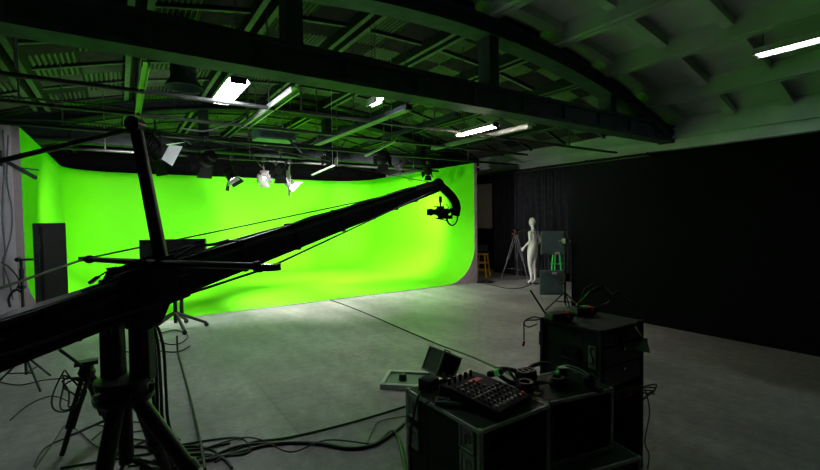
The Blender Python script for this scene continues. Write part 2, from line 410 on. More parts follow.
ob('curtain_rail', MB().cyl((10.12, 5.25, 3.17), (10.12, 10.35, 3.17), .02), PIPE, t)
for y in (5.4, 7.0, 8.6, 10.2): ob('rail_hanger', MB().cyl((10.12, y, 3.17), (10.36, y, 3.29), .012), PIPE, t)

# ------------------------------------------------------------------ overhead rails and pipes
def hanger(b, x, y, z0, r=.012): b.cyl((x, y, z0), (x, y, zc(x) + .29), r, n=6)
def rail(name, label, a, c, kind, hang, mt):
    t = thing(name, label, 'pipe' if kind == 'pipe' else 'rail', ((a[0] + c[0]) / 2, (a[1] + c[1]) / 2, a[2]))
    b = MB()
    if kind == 'pipe': b.cyl(a, c, .028, n=12)
    else:
        d = .035 if kind == 'channel' else .055
        b.beam(a, c, d * 2, .02); 
        ax = Vector(c) - Vector(a); sd = ax.cross(Vector((0, 0, 1))).normalized() * (d - .006)
        for s in (-1, 1): b.beam(Vector(a) + sd * s + Vector((0, 0, -.03)), Vector(c) + sd * s + Vector((0, 0, -.03)), .012, .06)
    ob('bar', b, mt, t, smooth=kind == 'pipe')
    for f in hang:
        p = Vector(a).lerp(Vector(c), f); q = MB(); hanger(q, p.x, p.y, p.z)
        ob('hanger', q, PIPE, t)
rail('lighting_pipe', 'grey steel lighting pipe nearest the front truss, below the foam tiled ceiling', (-2.1, 6.15, 3.36), (10.3, 6.15, 3.36), 'pipe', (.1, .35, .6, .85), PIPE)
rail('lighting_pipe', 'second overhead lighting pipe from the front truss, crossing behind the jib mast top', (-2.1, 7.5, 3.36), (8.6, 7.5, 3.36), 'pipe', (.1, .42, .7), PIPE)
rail('lighting_pipe', 'black overhead lighting pipe just in front of the green screen edge', (-2.1, 8.75, 3.3), (9.6, 8.75, 3.3), 'pipe', (.12, .36, .62, .84), BLK)
rail('lighting_pipe', 'overhead lighting pipe above the green floor carrying the row of glowing lamps', (-1.1, 10.4, 3.2), (8.0, 10.4, 3.2), 'pipe', (.1, .4, .64, .9), BLK)
rail('ceiling_rail', 'narrow galvanised ceiling rail running back over the top of the jib mast', (.27, 5.17, 3.42), (.27, 8.6, 3.42), 'channel', (.5, .95), GALV)
rail('ceiling_rail', 'wide shiny galvanised ceiling rail beside the bright square ceiling lamp', (1.82, 5.17, 3.40), (1.80, 7.6, 3.40), 'wide', (.45, .96), GALV)
rail('ceiling_rail', 'dark ceiling rail with a green lit edge over the middle of the green screen', (3.47, 5.17, 3.41), (3.42, 8.6, 3.41), 'wide', (.5, .97), STEEL)
ob('flange', MB().box((3.38, 5.17, 3.335), (3.52, 8.6, 3.345)), mat('lit_tone_rail_flange', (.16, .17, .16), .6), bpy.data.objects['ceiling_rail.002'])  # paler colour stands in for the green light on this edge
rail('ceiling_rail', 'pink lit ceiling rail behind the fluorescent tube near the curtain', (6.0, 5.17, 3.41), (6.0, 8.0, 3.41), 'wide', (.5, .97), GALV)
rail('ceiling_rail', 'dark ceiling rail between the front truss and the fluorescent tube', (4.35, 5.17, 3.41), (4.35, 8.0, 3.41), 'channel', (.5, .97), STEEL)

# ------------------------------------------------------------------ lamps
def fluoro(label, x, y0, y1, z, tubes, mt, wide=.14, poke=-.04, lip=.045):
    t = thing('fluorescent_lamp', label, 'ceiling lamp', (x, (y0 + y1) / 2, z))
    b = MB(); n = len(tubes)
    for sg in (-1, 1): b.prism([(x + sg * wide, y0, z - lip), (x + sg * (wide - .006), y0, z - lip), (x + sg * wide * .6, y0, z + .05), (x + sg * wide * .6, y0, z + .058)], (0, y1 - y0, 0))
    b.box((x - wide * .62, y0, z + .05), (x + wide * .62, y1, z + .062))
    ob('reflector', b, GLAMP, t)
    for d in tubes: ob('tube', MB().cyl((x + d, y0 - poke, z - .012), (x + d, y1 - .04, z - .012), .021, n=10), mt, t, smooth=True)
    for y in (y0, y1 - .03): ob('end_cap', MB().box((x - wide * .7, y, z - .03), (x + wide * .7, y + .03, z + .05)), BLK if y == y0 else GLAMP, t)
    for y in (y0 + .1, y1 - .1):
        q = MB(); hanger(q, x, y, z + .05, .006); ob('hanger', q, PIPE, t)
fluoro('brilliant wide four tube ceiling lamp hung above the green screen floor edge', 1.24, 5.5, 6.62, 3.47, (-.09, -.03, .03, .09), TUBEM, .135, lip=.005)
fluoro('pinkish white fluorescent tube lamp hung near the top of the black curtain', 5.36, 5.35, 6.35, 3.36, (-.03, .03), TUBEW, .09, lip=.01)
fluoro('long white fluorescent tube lamp on the pale concrete ceiling above the black partition', 8.05, .9, 2.62, 4.21, (-.05, .05), TUBEN, .13)
fluoro('small fluorescent lamp seen almost edge on beside the dark ceiling rail', 3.12, 5.42, 5.72, 3.5, (0,), TUBEM, .045, .09, .05)

def stage_light(label, loc, aim, size=1.0, lit=True, face=False, top=3.3, watts=None, hot=False, group=None, spread=80):
    loc = Vector(loc); d = (Vector(aim) - loc).normalized(); s = size
    t = thing('stage_light', label, 'stage light', tuple(loc), 0, group)
    side = d.cross(Vector((0, 0, 1))).normalized(); up = side.cross(d)
    b = MB(); b.lathe([(.02, -.17 * s), (.075 * s, -.16 * s), (.09 * s, -.1 * s), (.1 * s, 0), (.115 * s, .05 * s), (.105 * s, .05 * s), (.085 * s, .0), (.02, -.06 * s)], loc, d)
    for k in range(4): b.lathe([(.098 * s, (-.13 + .03 * k) * s), (.112 * s, (-.125 + .03 * k) * s), (.1 * s, (-.118 + .03 * k) * s)], loc, d)
    ob('housing', b, LBLK, t, smooth=True)
    q = MB()
    if hot: q.ball(loc + d * .035 * s, .032, 12, 8); ob('bulb', q, BULB, t, smooth=True)
    else:
        q.cyl(loc + d * .012 * s, loc + d * .022 * s, .085 * s, n=20); ob('lens', q, LENS if lit else SCRN, t, smooth=True)
    R_ = .11 * s
    for k, (a, L_) in enumerate(((up, .17), (-up, .17), (side, .13), (-side, .13))):
        o_ = loc + d * .055 * s + a * R_; e = o_ + (d * .75 + a * .66) * L_ * s
        c = a.cross(d).normalized(); w0, w1 = .095 * s, .13 * s; nn = a.cross(c).cross(c)
        q = MB(); th_ = (d * .66 - a * .75) * .004
        q.prism([o_ + c * w0, o_ - c * w0, e - c * w1, e + c * w1], th_)
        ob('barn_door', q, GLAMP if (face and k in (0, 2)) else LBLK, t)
    q = MB(); hook = loc + Vector((0, 0, .2 * s)); pr = [loc + side * .13 * s]
    for k in range(9):
        a = PI * k / 8; pr.append(loc + side * .13 * s * math.cos(a) + Vector((0, 0, .05 * s + .16 * s * math.sin(a))))
    pr.append(loc - side * .13 * s); q.tube(pr, .011 * s, 6); q.cyl(loc + Vector((0, 0, .2 * s)), (loc.x, loc.y, top), .013, n=8)
    ob('yoke', q, LBLK, t, smooth=True)
    q = MB(); q.cbox((loc.x, loc.y, top + .01), (.07, .1, .09)); q.cyl((loc.x + .05, loc.y, top), (loc.x + .11, loc.y, top), .012); ob('clamp', q, PIPE, t, bevel=.008)
    if lit:
        ld = bpy.data.lights.new('beam', 'SPOT'); ld.energy = SPOT_W if watts is None else watts; ld.spot_size = math.radians(spread); ld.spot_blend = .85; ld.shadow_soft_size = .04
        ld.color = (1.0, .95, .88)
        lo = bpy.data.objects.new('beam', ld); COL.objects.link(lo)
        lo.matrix_world = Matrix.Translation(loc + d * .045 * s) @ d.to_track_quat('-Z', 'Y').to_matrix().to_4x4()
    return t
L1 = YP(156, 150, 7.6)
stage_light('large stage light beside the jib mast top with one brightly lit white barn door', L1, (5.6, 9.6, .0), 1.35, face=True, top=3.36, watts=420)
stage_light('smaller black stage light tucked behind the large one by the jib mast top', YP(143, 140, 8.0) + Vector((.1, .7, .1)), (.2, 14.0, .6), .9, top=3.3)
stage_light('unlit black stage light with open doors hanging between mast and glowing lamps', YP(207, 160, 8.75), (-.6, 13, 1.0), 1.2, lit=False, top=3.3)
stage_light('small tilted lamp with white face, first of the glowing row over the green wall', YP(232, 177, 10.4), (3.6, 9.7, .0), 1.15, face=True, top=3.2, watts=520)
stage_light('blazing bare bulb stage light in the centre of the glowing row', YP(264, 178, 10.4), tuple(YP(264, 178, 10.4) + (EYE - YP(264, 178, 10.4)) + Vector((1.0, 0, -1.3))), .85, hot=True, watts=12, top=3.2)
stage_light('stage light with tall white lit barn door just beside the blazing bulb', YP(281, 170, 9.6), (4.2, 15.5, 1.4), 1.1, face=True, top=3.3)
stage_light('lowest small stage light of the glowing row, under the white barn door', YP(290, 184, 10.4), (6.2, 10.0, .0), 1.0, face=True, top=3.2, watts=380)
stage_light('stage light with a pale square reflector hanging below the dark ceiling rail', YP(330, 158, 9.2), (5.6, 14.4, .6), .95, face=True, top=3.3)
stage_light('green edged black stage light hanging above the middle of the jib arm', YP(383, 158, 8.75), (7.4, 13.5, .8), 1.1, top=3.3)
stage_light('small black lamp, its beam added, hanging right above the camera end of the jib', YP(428, 172, 9.6), (8.0, 12.2, .9), .8, top=3.3, watts=500)  # dark lamp; beam added to brighten the screen's right wing
stage_light('black stage light hanging where the green wall turns forward', YP(400, 166, 10.4), (3.5, 13, .2), .9, top=3.2)

fluoro('added unseen fluorescent lamp lighting the lilac white wall', -1.75, 6.9, 7.9, 3.3, (0,), mat('added_side_tube', (.9, .9, .9), .4, emit=(.95, .93, 1.0), estr=24), .08)  # lamp out of view, added to light the pale wall

# thin arms and tubes cluttering the grid
for (a, c, dd, lb) in (((174, 133), (191, 144), 8.0, 'slim green lit bar poking out beside the large stage light'),
                   ((275, 124), (302, 153), 8.2, 'slim green lit bar angled down above the glowing lamps'),
                   ((365, 156), (395, 141), 8.6, 'pale telescopic lamp bar slanting above the middle of the jib arm'),
                   ((312, 175), (335, 165), 9.6, 'short pale boom beside the lamp with square reflector')):
    e0 = P(*a, dd); e1 = P(*c, dd - .2); hi = (e0 if e0.z > e1.z else e1) * .9 + (e1 if e0.z > e1.z else e0) * .1; q = MB().beam(e0, e1, .035, .035); q.cyl(hi, (hi.x, hi.y, zc(hi.x) + .1), .006, n=6)
    solo('lamp_boom', q, STEEL if 'green' in lb else GALV, lb, 'lamp boom')
# round duct
t = thing('air_duct', 'round black air duct ending in a flared mouth under the ceiling', 'air duct', tuple(YP(184, 88, 7.0)))
c0 = YP(184, 88, 7.0)
ob('duct_pipe', MB().lathe([(.17, .1), (.17, .22), (.178, .23), (.178, .25), (.17, .26), (.17, zc(c0.x) + .1 - c0.z)], c0, n=28), STEEL, t, smooth=True)
ob('flared_mouth', MB().lathe([(.155, .12), (.235, .0), (.25, 0), (.25, .012), (.18, .12)], c0, n=28), STEEL, t, smooth=True)
# air handling box
c0 = YP(274, 136, 10.2)
t = thing('air_conditioner', 'pale boxy air unit hanging behind the ceiling rails', 'air conditioner', tuple(c0))
ob('body', MB().box((c0.x - .45, c0.y - .25, c0.z - .12), (c0.x + .45, c0.y + .25, c0.z + .14)), GREYP, t, bevel=.03)
ob('grille', MB().box((c0.x - .36, c0.y - .262, c0.z - .08), (c0.x + .36, c0.y - .25, c0.z + .02)), STEEL, t)
q = MB(); hanger(q, c0.x - .4, c0.y, c0.z + .14); hanger(q, c0.x + .4, c0.y, c0.z + .14); ob('hanger', q, PIPE, t)
# slack cables in the grid
grid = [([(0, 119), (70, 121), (140, 128), (236, 143), (330, 161)], 8.3, 'thin dark cable sagging along the grid from the white wall to the lamps'),
        ([(180, 128), (205, 131), (228, 124), (246, 116)], 7.4, 'grey cable looping from the wide galvanised rail'),
        ([(155, 131), (172, 142), (186, 150), (206, 150), (226, 148)], 8.4, 'slack cable between the large stage light and the unlit one'),
        ([(247, 146), (256, 160), (263, 168)], 10.2, 'slack cable dropping to the blazing bulb'),
        ([(330, 150), (340, 148), (345, 140), (344, 133)], 8.9, 'curled cable above the lamp with square reflector'),
        ([(372, 150), (400, 152), (430, 150), (455, 152)], 8.9, 'dark cable bundle running towards the end of the green wall'),
        ([(0, 96), (60, 101), (120, 108), (170, 119)], 7.3, 'dark cable strapped under the second lighting pipe')]
for pts, dd, lb in grid:
    solo('grid_cable', MB().tube(smoothpath([YP(x, y, {8.3: 8.5, 7.4: 7.4, 8.4: 8.45, 10.2: 10.3, 8.9: 9.0, 7.3: 7.62}[dd]) for i, (x, y) in enumerate(pts)]), .012), RUB if 'grey' not in lb else GCAB, lb, 'cable', smooth=True)

# ------------------------------------------------------------------ camera jib
def arm(t): return P(0, 343, 2.1).lerp(P(437, 187, 5.9), t)
A0, A1 = arm(-.16), arm(1.0)
adir = (A1 - A0).normalized(); aside = adir.cross(Vector((0, 0, 1))).normalized(); aup = aside.cross(adir)
jc = P(127, 470, 2.62); JB = Vector((jc.x, jc.y, 0))
t = thing('camera_jib', 'long black camera crane boom on a heavy tripod reaching across the studio', 'camera crane', tuple(JB))
WMj = t
b = MB()
b.beam(A0, arm(.20), .13, .255, .125, .235); b.beam(arm(.19), arm(.6), .11, .195, .10, .165); b.beam(arm(.59), A1, .10, .165, .08, .13)
for s in (-1, 1):
    b.beam(A0 + aside * s * .07 - aup * .105, arm(.2) + aside * s * .066 - aup * .1, .026, .03)
    b.beam(arm(.2) + aside * s * .058 - aup * .085, arm(.97) + aside * s * .043 - aup * .05, .022, .024)
ob('boom', b, BLK, t, bevel=.008)
for s in (-1, 1): ob('boom_rail', MB().beam(A0 + aside * s * .07 + aup * .105, arm(.2) + aside * s * .066 + aup * .1, .026, .03).beam(arm(.2) + aside * s * .058 + aup * .085, arm(.97) + aside * s * .043 + aup * .05, .026, .024), mat('worn_grey_rail', (.075, .08, .085), .4, .3), t, bevel=.004)
b = MB(); b.beam(arm(.14) + aup * .12 + aside * .02, arm(.985) + aup * .085 + aside * .02, .04, .03, .03, .025)
b.cyl(arm(.2) + aup * .11 - aside * .03, arm(.95) + aup * .09 - aside * .03, .01)
b.cyl(A0 + aside * .085 + aup * .05, arm(.2) + aside * .08 + aup * .05, .018)
ob('levelling_rod', b, BLKG, t, smooth=True)
for f in (.3, .42, .55, .66, .76, .86):
    b = MB(); p = arm(f); b.beam(p - aup * (.115 - .04 * f), p + aup * (.155 - .06 * f), .15 - .04 * f, .025, up=adir); ob('boom_clamp', b, BLKG, t)
for f in (-.02, -.005, .012, .04):
    p = arm(f) + aside * .07 + aup * .07; b = MB().cyl(p, p + aside * .03, .018 if f < .03 else .028, n=16); ob('bolt', b, BLKG, t, smooth=True)
# cradle
pv = arm(.135)
b = MB(); e = aside * .05
def ax2(u, v): return pv + adir * u + Vector((0, 0, 1)) * v
for s in (-1, 1):
    o_ = aside * (.1 * s - (.012 if s > 0 else 0))
    b.prism([ax2(-.13, .12) + o_, ax2(-.1, .17) + o_, ax2(.2, .2) + o_, ax2(.26, .1) + o_, ax2(.2, -.06) + o_, ax2(.12, -.2) + o_, ax2(.0, -.22) + o_, ax2(-.09, -.06) + o_], aside * .012)
ob('pivot_cradle', b, BLK, t, bevel=.006)
b = MB().cyl(pv - aside * .16, pv + aside * .16, .05, n=24); ob('pivot_axle', b, BLKG, t, smooth=True)
# yoke posts and turntable
ring = Vector((JB.x, JB.y, .74))
rt = (CR @ Vector((1, 0, 0))); rt.z = 0; rt.normalize(); fw = Vector((-rt.y, rt.x, 0))
for px, sx in ((111, -1), (140, 1)):
    p = P(px, 300, 2.62); b = MB(); b.beam((p.x, p.y, .84), (p.x, p.y, pv.z - .02), .125, .075, .115, .07, up=tuple(fw)); ob('yoke_post', b, BLK, t, bevel=.01)
b = MB(); b.lathe([(.0, -.02), (.13, -.02), (.155, .0), (.16, .02), (.16, .035), (.12, .04), (.12, .09), (.15, .095), (.15, .13), (.05, .14), (.0, .14)], ring, n=36); ob('turntable', b, BLKG, t, smooth=True)
for k in range(5):
    a = k * 1.26 + .4; p = ring + rt * .145 * math.cos(a) + fw * .145 * math.sin(a); ob('brake_knob', MB().cyl(p + Vector((0, 0, .045)), p + Vector((0, 0, .075)), .018, n=10), GALV if k % 2 else BLK, t)
for ps, th_ in (((.70, -.12), 0), ((.10, -.52), 0), ((.07, .33), 0)):
    top_ = ring + (rt * ps[0] + fw * ps[1]).normalized() * .1 + Vector((0, 0, -.01)); foot = Vector((JB.x, JB.y, 0)) + rt * ps[0] + fw * ps[1]
    mid = top_.lerp(foot, .52)
    b = MB(); b.cyl(top_, mid, .045, .043, n=16); b.cyl(mid - (foot - top_) * .03, mid + (foot - top_) * .04, .055, n=16); b.cyl(mid, foot + Vector((0, 0, .03)), .034, .03, n=14)
    L_ = ob('tripod_leg', b, BLK, t, smooth=True)
    ob('rubber_foot', MB().cyl(foot + Vector((0, 0, .0)), foot + Vector((0, 0, .05)), .05, .035, n=16), RUB, L_, smooth=True)
ob('centre_column', MB().cyl(ring, (ring.x, ring.y, .35), .04, n=16), BLK, t, smooth=True)
ob('leg_brace', MB().cyl((ring.x, ring.y, .38), Vector((JB.x, JB.y, .2)) + rt * .5 - fw * .08, .012).cyl((ring.x, ring.y, .38), Vector((JB.x, JB.y, .2)) + rt * .07 - fw * .37, .012).cyl((ring.x, ring.y, .38), Vector((JB.x, JB.y, .2)) + rt * .05 + fw * .24, .012), BLKG, t)
# mast
mt0 = P(163, 268, 2.72); mt1 = P(136, 128, 2.66)
b = MB(); b.beam(mt0, mt1, .078, .05, .066, .045, up=tuple(fw)); ob('mast', b, BLK, t, bevel=.012)
b = MB(); b.cyl(mt1 - fw * .045 - Vector((0, 0, -.02)), mt1 + fw * .03 + Vector((0, 0, .02)), .045, n=28); ob('mast_wheel', b, BLKG, t, smooth=True)
# spreaders
sl = P(84, 259, 3.2); sr = P(270, 267, 2.12); smid = P(155, 263, 2.7)
for e_ in (sl, sr):
    b = MB(); b.cyl(smid, e_, .022, .017, n=14); b.cyl(e_ + (e_ - smid).normalized() * -.1, e_ + (e_ - smid).normalized() * -.07, .03, n=14); ob('spreader_bar', b, BLK, t, smooth=True)
    d_ = (e_ - smid).normalized()
    ob('cable_pulley', MB().cyl(e_ + d_ * .01 - Vector((0, 0, .016)), e_ + d_ * .01 + Vector((0, 0, .016)), .03 if e_ is sl else .046, n=24), BLK if e_ is sl else CHR, t, smooth=True)
tip = A1 - adir * .05
for a, c, r in ((mt1, P(-45, 172, 2.0), .013), (mt1 + rt * .02, tip + aup * .06, .004), (sl, tip + aup * .02, .0065), (sr, tip - aup * .03, .006),
                (sl, P(-45, 304, 2.0), .008), (sr, P(-40, 369, 1.72), .006)):
    ob('stay_cable', MB().cyl(a, c, r, n=8), RUB, t, smooth=True)
ob('sighting_bracket', MB().tube([P(92, 281, 2.7), P(106, 272, 2.7), P(120, 267, 2.7)], .005).tube([P(103, 284, 2.7), P(111, 271, 2.7), P(116, 268, 2.7)], .005).beam(P(90, 283, 2.7), P(98, 277, 2.7), .03, .018).beam(P(100, 281, 2.7), P(107, 283, 2.7), .03, .018).beam(P(108, 269, 2.7), P(116, 268, 2.7), .03, .016), BLKG, t)
ob('rear_stop', MB().cbox(tuple(arm(.095) - aup * .145), (.05, .05, .04)), BLK, t, bevel=.01)
# cable strapped on the boom
ob('boom_cable', MB().tube(smoothpath([arm(.12 + .84 * i / 14) + aup * (.135 - .045 * i / 14 + .006 * math.sin(i * 2.3)) - aside * .02 for i in range(15)]), .013)
   .tube(smoothpath([arm(.08 + .86 * i / 14) + aup * (.13 - .045 * i / 14 + .008 * math.sin(i * 1.3)) + aside * .03 for i in range(15)]), .009), RUB, t, smooth=True)
for i, pts in enumerate(([(176, 258), (196, 247), (215, 244), (228, 240)], [(140, 276), (150, 262), (175, 250), (205, 240)], [(150, 270), (165, 255), (185, 248), (202, 243)])):
    ob('cable_loom', MB().tube(smoothpath([P(x, y, 2.7 + .12 * k) for k, (x, y) in enumerate(pts)]), .011), RUB, t, smooth=True)
# camera head arm with ring
D = 5.9
b = MB(); hp = [P(438, 184, D), P(445, 190, D), P(451, 196, D), P(455, 202, D), P(456.5, 208, D), P(455, 215, D)]
[b.beam(hp[k] - (hp[k + 1] - hp[k]) * .12, hp[k + 1] + (hp[k + 1] - hp[k]) * .12, .115, .1, up=tuple(fw)) for k in range(5)]
b.cyl(hp[0] - fw * .07, hp[0] + fw * .07, .075, n=24)
ob('head_arm', b, BLK, t, bevel=.008)
rc = P(452, 217, D); b = MB(); b.tube([rc + fw * .02 + rt * .075 * math.cos(a) + Vector((0, 0, .115 * math.sin(a))) for a in [2 * PI * i / 28 for i in range(28)]], .009, closed=True)
b.tube([rc - fw * .05 + rt * .07 * math.cos(a) + Vector((0, 0, .11 * math.sin(a))) for a in [2 * PI * i / 28 for i in range(28)]], .008, closed=True)
for a in (.4, 1.9, 3.4, 5.0): b.cyl(rc + rt * .07 * math.cos(a) + Vector((0, 0, .112 * math.sin(a))) + fw * .02, rc + rt * .07 * math.cos(a) + Vector((0, 0, .112 * math.sin(a))) - fw * .05, .006)
ob('gimbal_ring', b, BLKG, t, smooth=True)
# the camera on the head
cc = P(442, 212, D)
t = thing('cinema_camera', 'black cinema camera hanging from the tip of the crane boom', 'camera', tuple(cc - Vector((0, 0, .1))))
b = MB(); b.cbox((0, 0, 0), (.19, .11, .12)); b.cbox((.05, 0, -.08), (.16, .08, .04)); b.M = Matrix.Translation(cc) @ Matrix(((rt.x, fw.x, 0, 0), (rt.y, fw.y, 0, 0), (0, 0, 1, 0), (0, 0, 0, 1)))
b2 = MB(b.M); b2.cbox((0, 0, 0), (.17, .11, .1)); b2.cbox((.04, 0, -.07), (.2, .09, .05)); b2.cbox((-.02, 0, .065), (.1, .06, .03)); ob('body', b2, BLK, t, bevel=.006)
b2 = MB(b.M); b2.cyl((-.08, 0, .0), (-.13, 0, .0), .04, n=18); b2.cyl((-.13, 0, 0), (-.17, 0, .0), .052, n=18); ob('lens', b2, BLKG, t, smooth=True)
b2 = MB(b.M); b2.cbox((-.185, 0, 0), (.04, .11, .085)); ob('matte_box', b2, BLK, t)
b2 = MB(b.M); b2.cyl((-.02, 0, .08), (-.02, 0, .13), .012); b2.cbox((-.02, 0, .17), (.042, .05, .09)); ob('battery', b2, BLK, t, bevel=.006)
b2 = MB(b.M); b2.tube([(-.1, -.04, -.08), (-.02, -.05, -.1), (.08, -.05, -.12)], .009); b2.tube([(-.12, -.06, .075), (-.04, -.06, .07)], .008); b2.tube([(-.0, -.05, .09), (.06, -.05, .1), (.09, -.04, .05)], .007); ob('support_rods', b2, BLKG, t, smooth=True)
b2 = MB(b.M); b2.cbox((.02, -.06, .02), (.03, .01, .02)); b2.cbox((-.06, -.058, .04), (.016, .01, .03)); ob('red_button', b2, RED, t, label='small red camera button')
b2 = MB(b.M); b2.beam((.08, 0, 0), (.14, 0, .02), .04, .05); ob('mount_plate', b2, BLK, t)

# ------------------------------------------------------------------ stands on the left
def tripod_stand(t, base, h, r, m=None, legr=.011, spread_h=.35, n=3, a0=.3, poler=.014):
    m = m or BLK; base = Vector(base)
    ob('pole', MB().cyl(base + Vector((0, 0, spread_h * .4)), base + Vector((0, 0, h)), poler, n=10), m, t, smooth=True)
    for k in range(n):
        a = a0 + 2 * PI * k / n; f_ = base + Vector((math.cos(a) * r, math.sin(a) * r, .012))
        b = MB(); b.tube([base + Vector((0, 0, spread_h)), f_ + (base - f_) * .06 + Vector((0, 0, .02)), f_], legr); b.cyl(base + Vector((0, 0, spread_h * .45)), f_.lerp(base + Vector((0, 0, spread_h)), .5), legr * .7, n=6)
        ob('leg', b, m, t, smooth=True)
# upright flight-case shaped light bank
d6 = 6.3; fl = P(49, 223, d6); base = Vector((fl.x, fl.y, 0))
t = thing('light_bank', 'tall black upright light bank standing against the green wall by the white wall', 'studio light', tuple(base), math.atan2(rt.y, rt.x) + 1.1)
z1 = fl.z; 
b = MB(); b.box((-.16, -.09, .52), (.17, .11, z1)); ob('housing', b, BLKG, t, world=False, bevel=.012)
b = MB(); b.box((-.13, -.1, .56), (.14, -.09, z1 - .04)); ob('back_panel', b, BLK, t, world=False)
b = MB(); b.cbox((-.168, -.02, 1.28), (.016, .12, .16)); ob('control_box', b, STEEL, t, world=False, bevel=.004)
b = MB()
for k in range(6): b.box((-.1635, -.11, z1 - .18 - .035 * k), (-.1600, -.09 + .012 * (k % 2), z1 - .165 - .035 * k))
ob('printed_mark', b, PGREEN, t, world=False, label='small faded green printed mark')
for k in range(4): ob('tube', MB().cyl((-.11 + .075 * k, .128, .6), (-.11 + .075 * k, .128, z1 - .06), .016, n=10), GLAMP, t, world=False, smooth=True)
b = MB(); b.box((-.03, .17, .1), (.03, .20, 1.3)); ob('mounting_post', b, BLK, t, world=False)
for sx, sy in ((-1, -1), (1, -1), (-1, 1), (1, 1)):
    b = MB(); b.tube([(0, .155, .14), (sx * .28, .155 + sy * .26, .03)], .015); b.cyl((sx * .28, .155 + sy * .26 - .012, .03), (sx * .28, .155 + sy * .26 + .012, .03), .03, n=14); ob('foot', b, BLK, t, world=False, smooth=True)
# kino bank on rolling stand in the centre
cB = F(176, 330); base = Vector((cB.x, cB.y, 0)); dd = (base - EYE).dot(-(CR @ Vector((0, 0, 1))))
t = thing('light_bank', 'wide low black light bank on a wheeled stand behind the crane boom', 'studio light', tuple(base), math.atan2(rt.y, rt.x) + .25)
zt = P(176, 239, dd).z; zb = P(176, 262, dd).z
b = MB(); b.box((-.48, -.06, zb - .06), (.5, .06, zt)); ob('housing', b, BLKG, t, world=False, bevel=.01)
for k in range(4): ob('tube', MB().cyl((-.44, .078, zb - .02 + .075 * k), (.46, .078, zb - .02 + .075 * k), .016, n=10), BANKT, t, world=False, smooth=True)
for k in range(7): ob('cooling_louvre', MB().box((-.44 + .13 * k, -.07, zb + .02), (-.36 + .13 * k, -.06, zt - .04)), BLK, t, world=False)
b = MB(); b.cyl((0, 0, .12), (0, 0, zb), .03); b.cyl((.09, .03, .25), (.09, .03, zb), .03); ob('pole', b, BLK, t, world=False, smooth=True)
ob('ballast', MB().cbox((-.02, -.04, .72), (.14, .08, .22)), BLK, t, world=False, bevel=.01)
for k in range(5):
    a = .2 + 2 * PI * k / 5; f_ = Vector((math.cos(a) * .46, math.sin(a) * .46, .07))
    b = MB(); b.tube([(0, 0, .3), tuple(f_)], .026); L_ = ob('leg', b, BLK, t, world=False, smooth=True)
    ob('wheel', MB().cyl(f_ + Vector((0, -.012, -.03)), f_ + Vector((0, .012, -.03)), .036, n=16), RUB, L_, world=False, smooth=True)
# slim clamp stand by the white wall
cB = F(27, 387); t = thing('clamp_stand', 'slim green lit clamp stand in front of the white wall, beyond the crane tail', 'light stand', tuple(cB))
zt = P(28, 259, 4.78).z
tripod_stand(t, cB, zt, .32, STEEL, a0=1.0)
hd = Vector((cB.x, cB.y, zt)); ob('clamp_arm', MB().cyl(hd - rt * .04, hd + rt * .14, .012).cyl(hd - rt * .03 - fw * .02, hd - rt * .03 + fw * .02, .024), BLK, t, smooth=True)
ob('grip_head', MB().cyl(hd - Vector((0, 0, .24)), hd - Vector((0, 0, .1)), .022, n=12).cyl(hd + Vector((0, 0, -.3)) - rt * .03, hd + Vector((0, 0, -.3)) + rt * .03, .02), STEEL, t, smooth=True)
ob('hook_tube', MB().tube(smoothpath([hd + Vector((0, 0, -.36)), hd - rt * .08 + Vector((0, 0, -.33)), hd - rt * .15 + Vector((0, 0, -.42)), hd - rt * .14 + Vector((0, 0, -.52))]), .012), STEEL, t, smooth=True)
# wall bracket arm over the white wall at the picture's edge
t = thing('folding_bracket', 'thin black folding bracket sticking out from the white wall', 'bracket', tuple(YP(5, 160, 8.95)))
a0_ = YP(0, 158, 8.92); ob('bracket_arm', MB().beam(a0_, YP(36, 178, 8.45), .03, .05).beam(YP(20, 168, 8.6), YP(38, 170, 8.4), .03, .02), STEEL, t)
ob('bracket_plate', MB().box((a0_.x - .1, 8.93, a0_.z - .12), (a0_.x + .02, 8.965, a0_.z + .12)), BLK, t)
# cables hanging on the white wall
for pts, lb in (([(3, 130), (4, 170), (2, 215), (5, 250), (3, 262), (10, 285), (13, 300)], 'grey cable hanging down the white wall at its very edge'),
                ([(8, 135), (7, 180), (12, 210), (11, 235), (4, 262), (4, 285)], 'grey cable looping down the middle of the white wall'),
                ([(1, 262), (10, 268), (19, 280), (16, 290), (13, 292)], 'short dark cable end curling at the foot of the wall cables')):
    solo('wall_cable', MB().tube(smoothpath([YP(x, y, 8.94) for x, y in pts]), .011), GCAB if 'grey' in lb else RUB, lb, 'cable', smooth=True)

# small video tripod
fA = F(63, 452); fB = F(108, 440); 
base = Vector(P(88, 400, 3.35)); base.z = 0
t = thing('video_tripod', 'small black video tripod with a green lit pan handle under the crane boom', 'tripod', tuple(base))
hd = P(87, 372, 3.35)
for k, (f_, tw) in enumerate(((P(62, 456, 3.35), 0), (P(112, 452, 3.7), 0), (base + Vector((.25, .42, 0)), 0))):
    f_ = Vector((f_.x, f_.y, .01)); b = MB(); tp = hd + (f_ - hd) * .05
    for s in (-1, 1): b.cyl(tp + rt * s * .024, (tp + rt * s * .024).lerp(f_ + rt * s * .02, .66), .016)
    b.cyl(tp.lerp(f_, .35), f_, .019); L_ = ob('leg', b, BLK, t, smooth=True)
b = MB(); mids = [Vector(hd).lerp(Vector((q.x, q.y, .01)), .78) for q in (P(62, 456, 3.35), P(112, 452, 3.7), base + Vector((.25, .42, 0)))]; cm = (mids[0] + mids[1] + mids[2]) / 3
for q in mids: b.cyl(cm, q, .011)
ob('spreader', b, BLKG, t, smooth=True)
